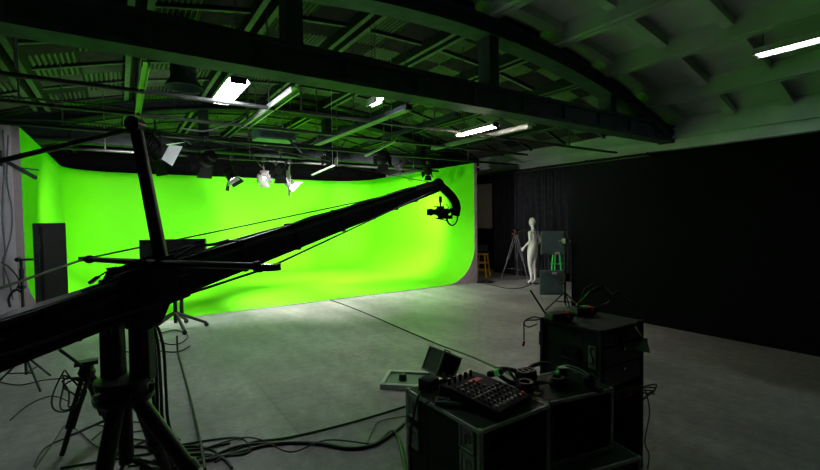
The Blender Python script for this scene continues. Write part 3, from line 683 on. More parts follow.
b = MB(); b.lathe([(0, -.05), (.045, -.04), (.06, .0), (.045, .04), (.05, .06), (0, .06)], hd, n=20); b.cbox(tuple(hd + Vector((0, 0, .075))), (.15, .09, .03)); ob('fluid_head', b, BLK, t, bevel=.003)
ob('pan_handle', MB().cyl(hd + Vector((0, 0, .02)), P(60, 350, 3.1), .011), STEEL, t, smooth=True)
for k in range(4):
    r_ = .07 + .02 * k; c_ = hd - Vector((0, 0, .12)) - rt * (.05 + .02 * k)
    solo('looped_cable', MB().tube([c_ + rt * r_ * math.cos(a) * .8 + Vector((0, 0, r_ * 1.2 * math.sin(a))) + fw * (.05 * math.sin(a * 2 + k) - .06) for a in [2 * PI * i / 26 for i in range(26)]], .006, closed=True), RUB,
         'coil of thin black cable draped over the small video tripod', 'cable', 'coils of cable draped over the video tripod', smooth=True)

# ------------------------------------------------------------------ far corner
# mannequin
mb0 = F(533, 284)
def mannequin(base, ang):
    k = 1.0
    J = {'pelvis': (-.02, 0, .94), 'waist': (0, 0, 1.10), 'chest': (.015, .0, 1.27), 'neckb': (0, -.01, 1.43), 'neck': (0, 0, 1.50),
         'hipL': (.07, 0, .90), 'kneeL': (.055, .02, .50), 'calfL': (.055, -.01, .36), 'ankL': (.055, -.03, .12), 'toeL': (.06, .09, .03),
         'hipR': (-.095, 0, .90), 'kneeR': (-.055, .06, .50), 'calfR': (-.04, .03, .36), 'ankR': (-.02, .03, .12), 'toeR': (-.03, .15, .03),
         'shL': (.155, -.01, 1.41), 'elL': (.215, -.06, 1.15), 'wrL': (.215, .08, .97), 'haL': (.22, .13, .91),
         'shR': (-.155, -.01, 1.41), 'elR': (-.19, -.05, 1.16), 'wrR': (-.235, .08, 1.02), 'haR': (-.25, .13, .96)}
    Rr = {'pelvis': (.165, .125), 'waist': (.105, .08), 'chest': (.135, .095), 'neckb': (.07, .06), 'neck': (.042, .042), 'hipL': (.105, .11), 'kneeL': (.055, .055), 'calfL': (.052, .055), 'ankL': (.03, .032), 'toeL': (.03, .022),
          'shL': (.052, .05), 'elL': (.034, .034), 'wrL': (.022, .02), 'haL': (.026, .014)}
    E_ = [('pelvis', 'waist'), ('waist', 'chest'), ('chest', 'neckb'), ('neckb', 'neck')]
    for s in 'LR':
        E_ += [('pelvis', 'hip' + s), ('hip' + s, 'knee' + s), ('knee' + s, 'calf' + s), ('calf' + s, 'ank' + s), ('ank' + s, 'toe' + s), ('chest', 'sh' + s), ('sh' + s, 'el' + s), ('el' + s, 'wr' + s), ('wr' + s, 'ha' + s)]
    names = list(J); idx = {n: i for i, n in enumerate(names)}
    vs = [J[n] for n in names]; es = [(idx[a], idx[c]) for a, c in E_]; rads = [Rr.get(n, Rr.get(n[:-1] + 'L')) for n in names]
    # five fingers a hand
    for s in 'LR':
        h = Vector(J['ha' + s]); d_ = (h - Vector(J['wr' + s])).normalized(); sd = d_.cross(Vector((1, 0, 0))).normalized()
        for q in range(5):
            ln = (.045, .075, .082, .076, .06)[q]; off = sd * (-.026 + .013 * q); dr = (d_ + sd * ((q - 2) * .12 - (.5 if q == 0 else 0))).normalized()
            a_ = len(vs); vs.append(tuple(h + off + dr * ln * .55)); vs.append(tuple(h + off + dr * ln + Vector((0, -.006, -.004)))); rads += [(.009, .008), (.007, .006)]
            es += [(idx['ha' + s], a_), (a_, a_ + 1)]
    me = bpy.data.meshes.new('body'); me.from_pydata(vs, es, []); me.materials.append(MANN)
    o = bpy.data.objects.new('body', me); COL.objects.link(o)
    sk = o.modifiers.new('skin', 'SKIN'); sk.use_smooth_shade = True
    for i, v in enumerate(me.skin_vertices[0].data): v.radius = rads[i]; v.use_root = i == 0
    su = o.modifiers.new('sub', 'SUBSURF'); su.levels = 2; su.render_levels = 2
    return o
t = thing('mannequin', 'slim white bald shop mannequin standing before the black curtain', 'mannequin', tuple(mb0), 0)
ang = math.radians(4); t.rotation_euler = (0, 0, ang)
o = mannequin(mb0, 0); o.parent = t; WM[o.name] = WM[t.name]
b = MB()
# head: egg with face, ears
vs = []; n, m = 24, 18
hc_ = Vector((0, .02, 1.655))
for i in range(m + 1):
    ph = PI * i / m; z = math.cos(ph); rr = math.sin(ph)
    for k in range(n):
        a = 2 * PI * k / n; x = rr * math.cos(a) * .078; y = rr * math.sin(a) * .095; zz = z * .125
        if z < 0: x *= 1 + .28 * z; y *= 1 + .18 * z; y += .018 * -z
        if rr * math.sin(a) > .9: y += .02 * math.exp(-((z + .05) / .16) ** 2) * math.exp(-(math.cos(a) / .16) ** 2)
        if math.sin(a) > .3: y -= .012 * math.exp(-((z - .08) / .1) ** 2) * math.exp(-((abs(math.cos(a)) - .36) / .14) ** 2)
        vs.append(hc_ + Vector((x, y, zz)))
fs = [(i * n + k, (i + 1) * n + k, (i + 1) * n + (k + 1) % n, i * n + (k + 1) % n) for i in range(m) for k in range(n)]
b.add(vs, fs); b.ball(hc_ + Vector((.076, -.01, -.01)), .022, 10, 8, (.4, .7, 1)); b.ball(hc_ + Vector((-.076, -.01, -.01)), .022, 10, 8, (.4, .7, 1)); b.cyl((0, -.0, 1.47), (0, .015, 1.6), .045, .043, n=18)
ob('head', b, MANN, t, smooth=True, world=False)
ob('neck_strap', MB().tube([(.08, -.05, 1.455), (.03, -.085, 1.40), (-.0, -.1, 1.34)], .012).tube([(-.07, -.05, 1.455), (-.02, -.085, 1.42)], .01), RUB, t, world=False, label='black strap at the nape')
ob('base_plate', MB().lathe([(0, 0), (.17, 0), (.17, .012), (0, .014)], n=32), CHR, t, world=False)
# tripod beside mannequin
base = F(516, 281.5); t = thing('video_tripod', 'tall black video tripod standing beside the white mannequin', 'tripod', tuple(base))
hd = Vector((base.x, base.y, 1.33))
for k, q in enumerate((F(501, 280), F(529, 283), base + Vector((.38, .28, 0)))):
    b = MB(); 
    for s in (-1, 1): b.cyl(hd + rt * s * .03, hd.lerp(Vector(q), .55) + rt * s * .02, .013)
    b.cyl(hd.lerp(Vector(q), .45), Vector(q) + Vector((0, 0, .01)), .015); ob('leg', b, mat('dim_tripod_metal', (.10, .10, .11), .5), t, smooth=True)
ob('fluid_head', MB().lathe([(0, -.06), (.05, -.05), (.07, 0), (.05, .06), (0, .06)], hd + Vector((0, 0, .03)), n=18).cbox((hd.x, hd.y, hd.z + .11), (.14, .09, .04)), BLK, t, bevel=.004)
ob('pan_handle', MB().cyl(hd + Vector((0, 0, .05)), hd + rt * .3 - fw * .2 + Vector((0, 0, .12)), .011), BLK, t)
ob('red_lock', MB().cyl(hd - rt * .06, hd - rt * .1, .02), RED, t, label='red locking knob')
ob('spreader', MB().cyl((base.x, base.y, .35), hd.lerp(F(501, 280), .74), .01).cyl((base.x, base.y, .35), hd.lerp(F(529, 283), .74), .01).cyl((base.x, base.y, .35), hd.lerp(base + Vector((.38, .28, 0)), .74), .01), BLK, t)
# two grey flat panels on one wheeled stand
dd = 8.3; pc = P(565, 245, dd); base = Vector((pc.x, pc.y, 0)); rz = math.atan2(rt.y, rt.x) - .1
t = thing('panel_stand', 'black wheeled stand carrying the two slate grey square panels', 'stand', tuple(base), rz)
zt = P(565, 231, dd).z
tripod_stand(t, base, zt, .4, BLK, legr=.014, a0=.6, poler=.022)
ob('cross_clamp', MB().cbox((base.x, base.y, P(565, 241, dd).z), (.09, .09, .09)).cyl(tuple(Vector((base.x, base.y, P(565, 241, dd).z)) - rt * .12), tuple(Vector((base.x, base.y, P(565, 241, dd).z)) + rt * .12), .014), GALV, t, bevel=.004)
ob('lower_clamp', MB().cbox((base.x, base.y, P(565, 277, dd).z), (.11, .11, .14)), BLK, t, bevel=.004)
for (xa, ya, xb, yb, lb) in ((541, 231, 567, 255, 'slate grey square panel, the upper of two on the far stand'), (540, 270, 563, 295, 'slate grey square panel, the lower of two on the far stand')):
    p0 = P(xa, yb, dd + .1); p1 = P(xb, ya, dd + .1); cx_ = (p0 + p1) / 2; w_ = (P(xb, ya, dd) - P(xa, ya, dd)).length; h_ = (P(xa, yb, dd) - P(xa, ya, dd)).length
    tt = thing('square_panel', lb, 'panel', (cx_.x, cx_.y, cx_.z - h_ / 2), rz)
    ob('board', MB().box((-w_ / 2, -.02, 0), (w_ / 2, .02, h_)), GREYP, tt, world=False, bevel=.012)
    ob('backing_frame', MB().box((-w_ / 2 + .05, -.032, .04), (w_ / 2 - .05, -.02, .06)).box((-w_ / 2 + .05, -.032, h_ - .06), (w_ / 2 - .05, -.02, h_ - .04)), GREYP, tt, world=False)
    ob('name_plate', MB().box((w_ * .02, -.036, .015 if ya < 250 else h_ - .075), (w_ * .2, -.03, .06 if ya < 250 else h_ - .03)), PAPER, tt, world=False)
    ob('mounting_spigot', MB().cyl((w_ * .28, -.02, h_ * .5), (w_ * .45, -.1, h_ * .5), .014), BLK, tt, world=False)
# easel behind them, green light put into the colour of its legs
base = F(547, 290); base = Vector((9.15, 7.05, 0)); t = thing('easel', 'small easel with green lit legs behind the slate panels', 'easel', tuple(base))
for q in (-.16, 0, .16): ob('leg', MB().beam(base + rt * q * .3 + Vector((0, 0, 1.2)), base + rt * q + fw * (.2 if q == 0 else 0) + Vector((0, 0, 0)), .035, .02), PGREEN, t)
ob('ledge', MB().beam(base - rt * .15 + Vector((0, 0, .6)), base + rt * .15 + Vector((0, 0, .6)), .03, .03), PGREEN, t)
# grey board, stool, clutter in the gap
t = solo('leaning_board', MB().box((10.5, 10.75, 1.42), (10.56, 12.2, 2.95)), BOARD, 'plain grey brown board fixed on the dark wall beyond the green screen', 'board')
sb_ = F(484, 277.5); base = Vector((sb_.x + .15, sb_.y + .25, 0))
t = thing('stool', 'small yellow stool in the dark gap beside the green screen', 'stool', tuple(base), .5)
ob('seat', MB().box((-.17, -.17, .66), (.17, .17, .70)), YEL, t, world=False, bevel=.01)
for sx, sy in ((-1, -1), (1, -1), (-1, 1), (1, 1)): ob('leg', MB().beam((sx * .13, sy * .13, .66), (sx * .2, sy * .2, 0), .035, .035), YEL, t, world=False)
for z in (.2, .42):
    r_ = .2 - .07 * z / .66; ob('rung', MB().beam((-r_, -r_, z), (r_, -r_, z), .02, .03).beam((r_, -r_, z), (r_, r_, z), .02, .03).beam((-r_, r_, z), (r_, r_, z), .02, .03).beam((-r_, -r_, z), (-r_, r_, z), .02, .03), YEL, t, world=False)
t = thing('folding_chair', 'dark folding chair behind the yellow stool', 'chair', (9.95, 10.6, 0), -.6)
ob('seat', MB().box((-.2, -.2, .43), (.2, .2, .46)), STEEL, t, world=False, bevel=.01); ob('backrest', MB().box((-.2, .19, .65), (.2, .22, .88)), STEEL, t, world=False, bevel=.01)
for sx in (-1, 1):
    ob('leg', MB().beam((sx * .2, -.24, 0), (sx * .2, .2, .88), .022, .022), STEEL, t, world=False); ob('leg', MB().beam((sx * .18, .26, 0), (sx * .18, -.16, .44), .022, .022), STEEL, t, world=False)
solo('crumpled_cloth', MB().ball(F(475, 283) + Vector((.2, -.1, .03)), .16, 12, 6, (1.5, .8, .3)).ball(F(480, 283) + Vector((.2, -.15, .03)), .12, 12, 6, (1.2, .9, .35)), BLK, 'small crumpled black cloth bag at the foot of the green wall end', 'bag', smooth=True)

# ------------------------------------------------------------------ flight cases
def case_frame(b, w_, d_, z0, z1, e=.022, skip=()):
    for x in (0, w_):
        for y in (0, d_):
            b.box((x - e / 2 - (.004 if x == 0 else -.004), y - e / 2, z0), (x + e / 2, y + e / 2, z1))
    for z in (z0 + e / 2, z1 - e / 2):
        for y in (0, d_): b.box((-e / 2, y - e / 2, z - e / 2), (w_ + e / 2, y + e / 2, z + e / 2))
        for x in (0, w_): b.box((x - e / 2, -e / 2, z - e / 2), (x + e / 2, d_ + e / 2, z + e / 2))
def flight_case(label, org, rz, w_, d_, z0, z1, open_front=True, latches=(), handles=(), rack=None, cat='flight case', lam=None):
    lam = lam or CASE
    t = thing('flight_case', label, cat, (org[0], org[1], z0), rz); H_ = z1 - z0; th_ = .012
    b = MB(); b.box((0, 0, 0), (w_, d_, th_)); b.box((0, 0, H_ - th_), (w_, d_, H_)); b.box((0, 0, th_), (th_, d_, H_ - th_)); b.box((w_ - th_, 0, th_), (w_, d_, H_ - th_)); b.box((th_, d_ - th_, th_), (w_ - th_, d_, H_ - th_))
    if not open_front: b.box((th_, 0, th_), (w_ - th_, th_, H_ - th_))
    ob('shell', b, lam, t, world=False)
    b = MB(); case_frame(b, w_, d_, 0, H_); ob('aluminium_edging', b, ALU if rack is None else STEEL, t, world=False, bevel=.003)
    b_ = []
    for x in (0, w_):
        for y in (0, d_):
            for z in (.02, H_ - .01):
                q = MB(); q.ball((x, y, z), .019, 12, 8, (1, 1, .9)); ob('ball_corner', q, ALU if rack is None else STEEL, t, world=False, smooth=True)
    for (face, u, z) in latches:
        q = MB()
        if face == 'L':
            for (ya, yb, za_, zb2) in ((-.055, -.043, -.065, .065), (.043, .055, -.065, .065), (-.043, .043, -.065, -.053), (-.043, .043, .053, .065)): q.box((-.016, u + ya, z + za_), (-.002, u + yb, z + zb2))
            q.box((-.005, u - .043, z - .053), (-.002, u + .043, z + .053)); q.M = Matrix.Translation((-.005, u, z)) @ Matrix.Rotation(-PI / 2, 4, 'Y'); q.lathe([(0, .014), (.012, .016), (.014, .012), (.03, .010), (.034, 0)], n=16); q.box((-.03, -.005, .008), (.03, .005, .024))
        else:
            q.box((u - .055, -.018, z - .06), (u + .055, -.002, z + .06)); q.M = Matrix.Translation((u, -.02, z)) @ Matrix.Rotation(PI / 2, 4, 'X'); q.lathe([(0, .012), (.03, .008), (.035, 0)], n=16)
        ob('butterfly_latch', q, ALU, t, world=False, bevel=.004)
    for (face, u, z) in handles:
        q = MB(); 
        def hp_(a, c, o_): return (-o_, a, c) if face == 'L' else (a, -o_, c)
        q.prism([hp_(u - .085, z - .055, .003), hp_(u + .085, z - .055, .003), hp_(u + .085, z + .055, .003), hp_(u - .085, z + .055, .003)], hp_(0, 0, .006))
        H__ = ob('handle_plate', q, BLK, t, world=False, bevel=.004)
        q = MB(); q.tube([hp_(u - .06, z + .03, .012), hp_(u - .06, z - .02, .03), hp_(u - .045, z - .03, .034), hp_(u + .045, z - .03, .034), hp_(u + .06, z - .02, .03), hp_(u + .06, z + .03, .012)], .007); ob('grip', q, STEEL, H__, world=False, smooth=True)
    return t
ZC = .75
c1 = F(480, 430, ZC); cL = F(410, 388, ZC); cR = F(543, 403, ZC)
w1 = cR.x - c1.x; d1 = cL.y - c1.y
tM = flight_case('open front flight case with silver edges carrying the audio mixer', (c1.x, c1.y), 0, w1, d1, .1, ZC, latches=(('L', .09, .575), ('L', .085, .435), ('L', d1 - .065, .56), ('L', d1 - .065, .38)))
for sx in (.08, w1 - .08):
    for sy in (.08, d1 - .08):
        q = MB(); q.cyl((sx, sy, 0), (sx, sy, -.03), .025); q.cyl((sx - .014, sy, -.055), (sx + .014, sy, -.055), .042, n=18); ob('castor', q, RUB, tM, world=False, smooth=True)
# gear inside, faintly seen
for k, z in enumerate((.05, .16, .27, .38)):
    tt = thing('rack_device', 'black rack device in the mixer case, number %s shelf from its floor' % ('lowest', 'second', 'third', 'top')[k] if False else ('black rack device %s in the case under the mixer' % ('lowest', 'second from the bottom', 'third from the bottom', 'uppermost')[k]), 'rack device', (c1.x + w1 / 2, c1.y + .1, .1 + z))
    zz = .1 + z
    ob('chassis', MB().box((c1.x + .02, c1.y + .06, zz), (c1.x + w1 - .02, c1.y + .4, zz + .085)), BLK, tt, bevel=.003)
    ob('knob', MB().cyl((c1.x + .09, c1.y + .06, zz + .04), (c1.x + .09, c1.y + .04, zz + .04), .014).cyl((c1.x + .15, c1.y + .06, zz + .04), (c1.x + .15, c1.y + .045, zz + .04), .01), BLKG, tt, smooth=True)
c2 = F(611, 388, ZC); v2 = c2 - cR; w2 = math.hypot(v2.x, v2.y); r2 = math.atan2(v2.y, v2.x)
sn = Vector((math.cos(r2 + PI / 2), math.sin(r2 + PI / 2), 0)); 
o2 = Vector((cR.x, cR.y, 0)) + Vector((math.cos(r2), math.sin(r2), 0)) * .03 - sn * .0
flight_case('low open front rack case with headphones on its top', (o2.x, o2.y), r2, w2 - .03, .36, .365, ZC, latches=(), handles=())
flight_case('lowest flight case, carrying the case with the headphones', (o2.x - .01, o2.y - .1), r2 - .02, w2 + .06, .42, .0, .36, open_front=False, latches=(('F', .12, .22), ('F', .4, .22)))
# tall rack
ZR = 1.06
r1 = F(601, 331, ZR); rl = F(541, 318, ZR); rr_ = F(640, 320, ZR)
wr = rr_.x - r1.x; dr_ = rl.y - r1.y
tR = flight_case('tall dark green lit rack case with radio receivers on top', (r1.x, r1.y), 0, wr, dr_, 0.0, ZR, handles=(('L', dr_ * .5, ZR - .2),), rack=True)
q = MB(); q.box((-.0105, .03, ZR - .26), (-.0035, .085, ZR - .11)); S_ = ob('sticker', q, mat('pale_green_sticker', (.33, .42, .33), .6), tR, world=False, bevel=.001, label='pale sticker with a dark curly sign')
q = MB(); q.tube(smoothpath([(-.012, .045, ZR - .135), (-.012, .058, ZR - .122), (-.012, .072, ZR - .14), (-.012, .058, ZR - .175), (-.012, .044, ZR - .205), (-.012, .058, ZR - .235), (-.012, .072, ZR - .22)]), .0035); q.tube([(-.012, .07, ZR - .13), (-.012, .045, ZR - .235)], .0025); ob('printed_sign', q, BLK, S_, world=False)
q = MB(); q.box((-.02, dr_ - .02, ZR - .2), (.0, dr_ + .015, ZR - .1)); ob('hinge', q, BLK, tR, world=False)
for k, (za, zb_, lb) in enumerate(((ZR - .115, ZR - .03, 'black rack device with red switches at the top of the tall rack'), (ZR - .25, ZR - .125, 'black rack drawer just under the device with red switches'), (ZR - .39, ZR - .26, 'lower black rack drawer of the tall rack case'))):
    fp = MB().box((r1.x + .025, r1.y - .006, za), (r1.x + wr - .025, r1.y + .006, zb_)); ch = MB().box((r1.x + .03, r1.y + .006, za + .004), (r1.x + wr - .03, r1.y + dr_ - .05, zb_ - .004))
    if k == 0:
        tt = thing('rack_device', lb, 'rack device', (r1.x + wr / 2, r1.y, za))
        ob('front_panel', fp, BLKG, tt, bevel=.002); ob('chassis', ch, BLK, tt)
        for z in (.02, .055): ob('red_switch', MB().box((r1.x + .1, r1.y - .012, za + z), (r1.x + .118, r1.y - .006, za + z + .013)), RED, tt)
        ob('display_window', MB().box((r1.x + .22, r1.y - .009, za + .02), (r1.x + .34, r1.y - .006, za + .06)), SCRN, tt)
    else:
        for q_ in fp.v: q_.x += 0
        fp.v += ch.v; n_ = len(fp.v) - len(ch.v); fp.f += [[a + n_ for a in f_] for f_ in ch.f]; fp.mi += ch.mi
        D_ = ob('drawer', fp, BLKG, tR, bevel=.002)
        ob('drawer_lock', MB().cyl((r1.x + wr / 2, r1.y - .006, zb_ - .03), (r1.x + wr / 2, r1.y - .02, zb_ - .03), .011), CHR, D_, smooth=True)
tt = thing('patch_shelf', 'small shelf with plugged cables in the lower opening of the tall rack', 'shelf', (r1.x + wr / 2, r1.y, ZR - .5))
ob('tray', MB().box((r1.x + .025, r1.y - .01, ZR - .5), (r1.x + wr - .025, r1.y + .3, ZR - .485)), STEEL, tt)
ob('socket_strip', MB().box((r1.x + .03, r1.y + .0, ZR - .485), (r1.x + wr - .03, r1.y + .05, ZR - .44)), BLK, tt)
ob('green_plug', MB().cyl((r1.x + wr - .07, r1.y, ZR - .455), (r1.x + wr - .05, r1.y - .05, ZR - .45), .009), PGREEN, tt)
ob('red_plug', MB().cyl((r1.x + wr - .2, r1.y, ZR - .47), (r1.x + wr - .2, r1.y - .04, ZR - .475), .01), RED, tt)
q = MB()
for k in range(4):
    a0_ = Vector((r1.x + wr - .06 - .04 * k, r1.y - .03, ZR - .455)); q.tube(smoothpath([a0_, a0_ + Vector((.08 + .03 * k, -.06, .02 - .02 * k)), a0_ + Vector((.14 + .02 * k, -.02, -.05)), a0_ + Vector((.04, -.03, -.06 - .01 * k))]), .005)
ob('plugged_cable', q, RUB, tt, smooth=True)

# radio receivers and antennae
for k, (pa, pb, lb) in enumerate(((F(543, 317, ZR), F(583, 319, ZR), 'black radio receiver with two red knobs on the rack, nearer the aerial'), (F(570, 310, ZR), F(602, 312, ZR), 'black radio receiver with a green lamp on the rack, behind the other one'))):
    c_ = (F(561, 321, ZR), F(585, 315, ZR))[k]; tt = thing('radio_receiver', lb, 'radio receiver', tuple(c_ + Vector((0, 0, .012))), math.atan2(rt.y, rt.x) + .24)
    ob('chassis', MB().box((-.085, -.03, 0), (.085, .08, .045)), BLKG, tt, world=False, bevel=.004)
    ob('red_knob', MB().cyl((.035, -.03, .025), (.035, -.05, .025), .013), RED, tt, world=False, smooth=True)
    ob('red_light', MB().box((.02, -.015, .045), (.05, .01, .05)), LEDR, tt, world=False)
    if k: ob('green_light', MB().box((.0, .03, .045), (.035, .05, .05)), LEDG, tt, world=False)
    q = MB()
    for sx in (-.07, .07):
        for sy in (-.015, .065): q.cyl((sx, sy, -.008), (sx, sy, 0), .009)
    ob('rubber_foot', q, RUB, tt, world=False)
    e_ = (-.1, .12, .17) if k == 0 else (-.03, .02, .11)
    ob('aerial', MB().cyl((-.08, .07, .03), (-.08 + e_[0], .07 + e_[1] * .3, .03 + e_[2]), .007 if k == 0 else .004, n=8), BLK, tt, world=False, smooth=True)
# desk arm on the rack
p0 = Vector((r1.x + .30, r1.y + .40, ZR)); t = thing('jointed_arm', 'black folding jointed arm lying across the back of the tall rack', 'lamp', tuple(p0))
ob('clamp', MB().cbox((p0.x, p0.y, p0.z + .025), (.05, .05, .05)), BLK, t, bevel=.004)
A_ = [p0 + Vector((0, 0, .05)), P(590, 292, 3.0), P(603, 287, 3.0), P(613, 296, 2.95), P(618, 292, 2.95), P(634, 305, 2.9)]
ob('lower_arm', MB().cyl(A_[0], A_[1], .008).cyl(A_[1], A_[2], .009), BLK, t, smooth=True)
ob('upper_arm', MB().cyl(A_[2], A_[3], .008).cyl(A_[3], A_[4], .01).cyl(A_[4], A_[5], .007), BLKG, t, smooth=True)
ob('arm_cable', MB().tube(smoothpath([A_[0] + Vector((.02, 0, 0)), P(580, 300, 3.0), P(586, 288, 3.0), P(600, 284, 3.0), P(610, 300, 3.0), P(600, 306, 3.0)]), .005), RUB, t, smooth=True)
# clip lamp on rack edge
p0 = Vector((r1.x + wr - .16, r1.y - .035, ZR - .015)); t = thing('clip_lamp', 'small silver clip lamp hooked on the edge of the tall rack', 'lamp', tuple(p0 + Vector((0, 0, -.1))))
ob('clip', MB().cbox(tuple(p0 + Vector((.0, 0, .01))), (.05, .04, .03)).beam(p0 + Vector((-.02, 0, .02)), p0 + Vector((.07, 0, .03)), .02, .012), BLK, t, bevel=.003)
ob('gooseneck', MB().tube(smoothpath([p0 + Vector((0, 0, .02)), p0 + Vector((-.03, -.04, -.01)), p0 + Vector((.0, -.05, -.05)), p0 + Vector((.03, -.05, -.08))]), .006), GALV, t, smooth=True)
ob('lamp_shade', MB().lathe([(.001, 0), (.022, .0), (.024, .03), (.030, .035), (.048, .09), (.045, .09), (.02, .03)], p0 + Vector((.035, -.05, -.07)), (-.25, 0, -1), n=20), mat('brushed_lamp_metal', (.42, .46, .42), .4, .25), t, smooth=True)
ob('bulb', MB().ball(p0 + Vector((.02, -.05, -.13)), .02), GLAMP, t, smooth=True)
# cables hanging off the rack's left side
for pts, lb, tip_ in (([(543, 318), (536, 320), (525, 321), (524, 330), (524, 340)], 'thin black cable with a red tip hanging off the tall rack', True),
                  ([(544, 319), (533, 317), (524, 322), (528, 327), (537, 324)], 'thin black cable curled beside the red tipped one', False)):
    t = thing('hanging_cable', lb, 'cable', tuple(P(pts[0][0], pts[0][1], 3.1)))
    ob('wire', MB().tube(smoothpath([P(x, y, 3.12) for x, y in pts]), .0045), RUB, t, smooth=True)
    if tip_: ob('red_tip', MB().cyl(P(524, 341, 3.12), P(523, 346, 3.12), .008), RED, t, smooth=True)

# ------------------------------------------------------------------ on the mixer case
ZT = ZC + .003
def top(px, py, z=ZT): return F(px, py, z)
# audio mixer
ml, mf, mr, mbk = F(451, 383, .825), F(499, 413, .80), F(531, 395, .80), F(484, 370, .80)
ux = (mr - mf); uy = (ml - mf); wM = ux.length; dM = uy.length; rzM = math.atan2(ux.y, ux.x)
t = thing('audio_mixer', 'dark audio mixing desk with rows of knobs and an orange label', 'audio mixer', (mf.x, mf.y, ZC + .012), rzM)
b = MB(); b.prism([(0, 0, 0), (0, dM, 0), (0, dM, .075), (0, dM * .8, .075), (0, 0, .04)], (wM, 0, 0)); ob('chassis', b, mat('mixer_blue_black', (.013, .015, .022), .75, spec=.25), t, world=False, bevel=.004)
def mz(v): return .04 + .035 * v / (dM * .8) if v < dM * .8 else .075
ncol, nrow = 8, 8
KW = mat('grey_knob', (.30, .30, .32), .5); KD = mat('dark_knob', (.05, .05, .055), .4)
for i in range(ncol):
    for j in range(nrow):
        u = .03 + (wM - .06) * i / (ncol - 1); v = .035 + (dM * .72 - .035) * j / (nrow - 1); z = mz(v)
        if i > 4 and j > 4: continue
        mt_ = (GLAMP if (j == 0 and i < 6) else (RED if (i == 7 and j == 0) else KD))
        ob('knob', MB().cyl((u, v, z), (u, v, z + .014), .0095, .0075, n=10).box((u - .0012, v - .001, z + .012), (u + .0012, v + .008, z + .016)), mt_, t, world=False)
ob('orange_label', MB().box((wM * .52, dM * .70, mz(dM * .7) - .001), (wM * .80, dM * .80, mz(dM * .75) + .003)), ORG, t, world=False, label='orange red label strip')
ob('fader_strip', MB().box((wM * .02, dM * .42, mz(dM * .42)), (wM * .72, dM * .435, mz(dM * .43) + .002)), KW, t, world=False)
for k in range(5): ob('plug', MB().cyl((.04 + .05 * k, dM * .9, .075), (.04 + .05 * k, dM * .9, .11), .009), BLK, t, world=False)
# sheets of paper and the power strip
for cx_, cy_, w_, h_, rz, lb in ((446, 391, .13, .17, .35, 'pinkish sheet of paper on the case beside the mixer'), (468, 373, .15, .07, .3, 'second pinkish sheet of paper, behind the mixer')):
    p = top(cx_, cy_); q = MB(Matrix.Translation(p) @ Matrix.Rotation(rz, 4, 'Z')); q.box((-w_ / 2, -h_ / 2, .0), (w_ / 2, h_ / 2, .0015 if 'second' not in lb else .003)); solo('paper_sheet', q, PAPER, lb, 'paper')
p = top(453, 404); t = thing('power_strip', 'grey green socket strip on the case in front of the mixer', 'power strip', tuple(p), -.75)
ob('housing', MB().box((-.1, -.04, 0), (.09, .04, .025)), mat('strip_grey_green', (.17, .21, .17), .5), t, world=False, bevel=.005)
for k in range(4): ob('socket', MB().cyl((-.07 + .045 * k, 0, .025), (-.07 + .045 * k, 0, .03), .018, n=14).cyl((-.07 + .045 * k - .006, 0, .03), (-.07 + .045 * k - .006, 0, .033), .004), GREYP, t, world=False)
p = top(429, 390); t = thing('power_adapter', 'black cube shaped power adapter on the corner of the mixer case', 'adapter', tuple(p), .3)
ob('body', MB().box((-.045, -.045, 0), (.045, .05, .075)), BLK, t, world=False, bevel=.006); ob('vent_plate', MB().box((-.03, -.03, .075), (.03, .035, .078)), BLKG, t, world=False); ob('lead', MB().tube(smoothpath([(-.02, -.045, .02), (-.03, -.07, .012), (.04, -.1, .012), (.09, -.09, .012)]), .005), RUB, t, world=False)
# small tilted open case
p = top(441, 384); p = Vector((c1.x + .22, cL.y - .05, ZT)); t = thing('small_flight_case', 'small aluminium edged case tilted open at the back of the mixer case', 'flight case', tuple(p), .15)
p = F(442, 379, ZT); t.location = p; WM[t.name] = Matrix.Translation(p)
M_ = Matrix.Translation(p + Vector((0, 0, .085))) @ Matrix(((rt.x, fw.x, 0, 0), (rt.y, fw.y, 0, 0), (0, 0, 1, 0), (0, 0, 0, 1))) @ Matrix.Rotation(.45, 4, 'Z') @ Matrix.Rotation(math.radians(27), 4, 'Y') @ Matrix.Translation((-.09, -.08, -.06))
b = MB(M_); s_ = .15; hz = .15
b.box((0, 0, 0), (.008, s_, hz)); b.box((s_ - .008, 0, 0), (s_, s_, hz)); b.box((.008, 0, 0), (s_ - .008, s_, .008)); b.box((.008, 0, hz - .008), (s_ - .008, s_, hz)); b.box((.008, s_ - .008, .008), (s_ - .008, s_, hz - .008))
ob('box_shell', b, mat('case_green_grey', (.16, .22, .15), .5), t)
b = MB(M_); e = .006
for z in (0, hz):
    for y in (0, s_): b.box((-e, y - e, z - e), (s_ + e, y + e, z + e))
    for x in (0, s_): b.box((x - e, 0, z - e), (x + e, s_, z + e))
for x in (0, s_):
    for y in (0, s_): b.box((x - e, y - e, 0), (x + e, y + e, hz))
ob('aluminium_edging', b, ALU, t, bevel=.002)
b = MB(M_); b.tube([(.05, .06, hz), (.05, .06, hz + .014), (.10, .06, hz + .014), (.10, .06, hz)], .004); ob('carry_handle', b, BLKG, t)
b = MB(M_); b.box((.03, -.012, .0), (.06, -.002, .03)).box((.09, -.012, .0), (.12, -.002, .03)); ob('latch', b, GALV, t, bevel=.002)
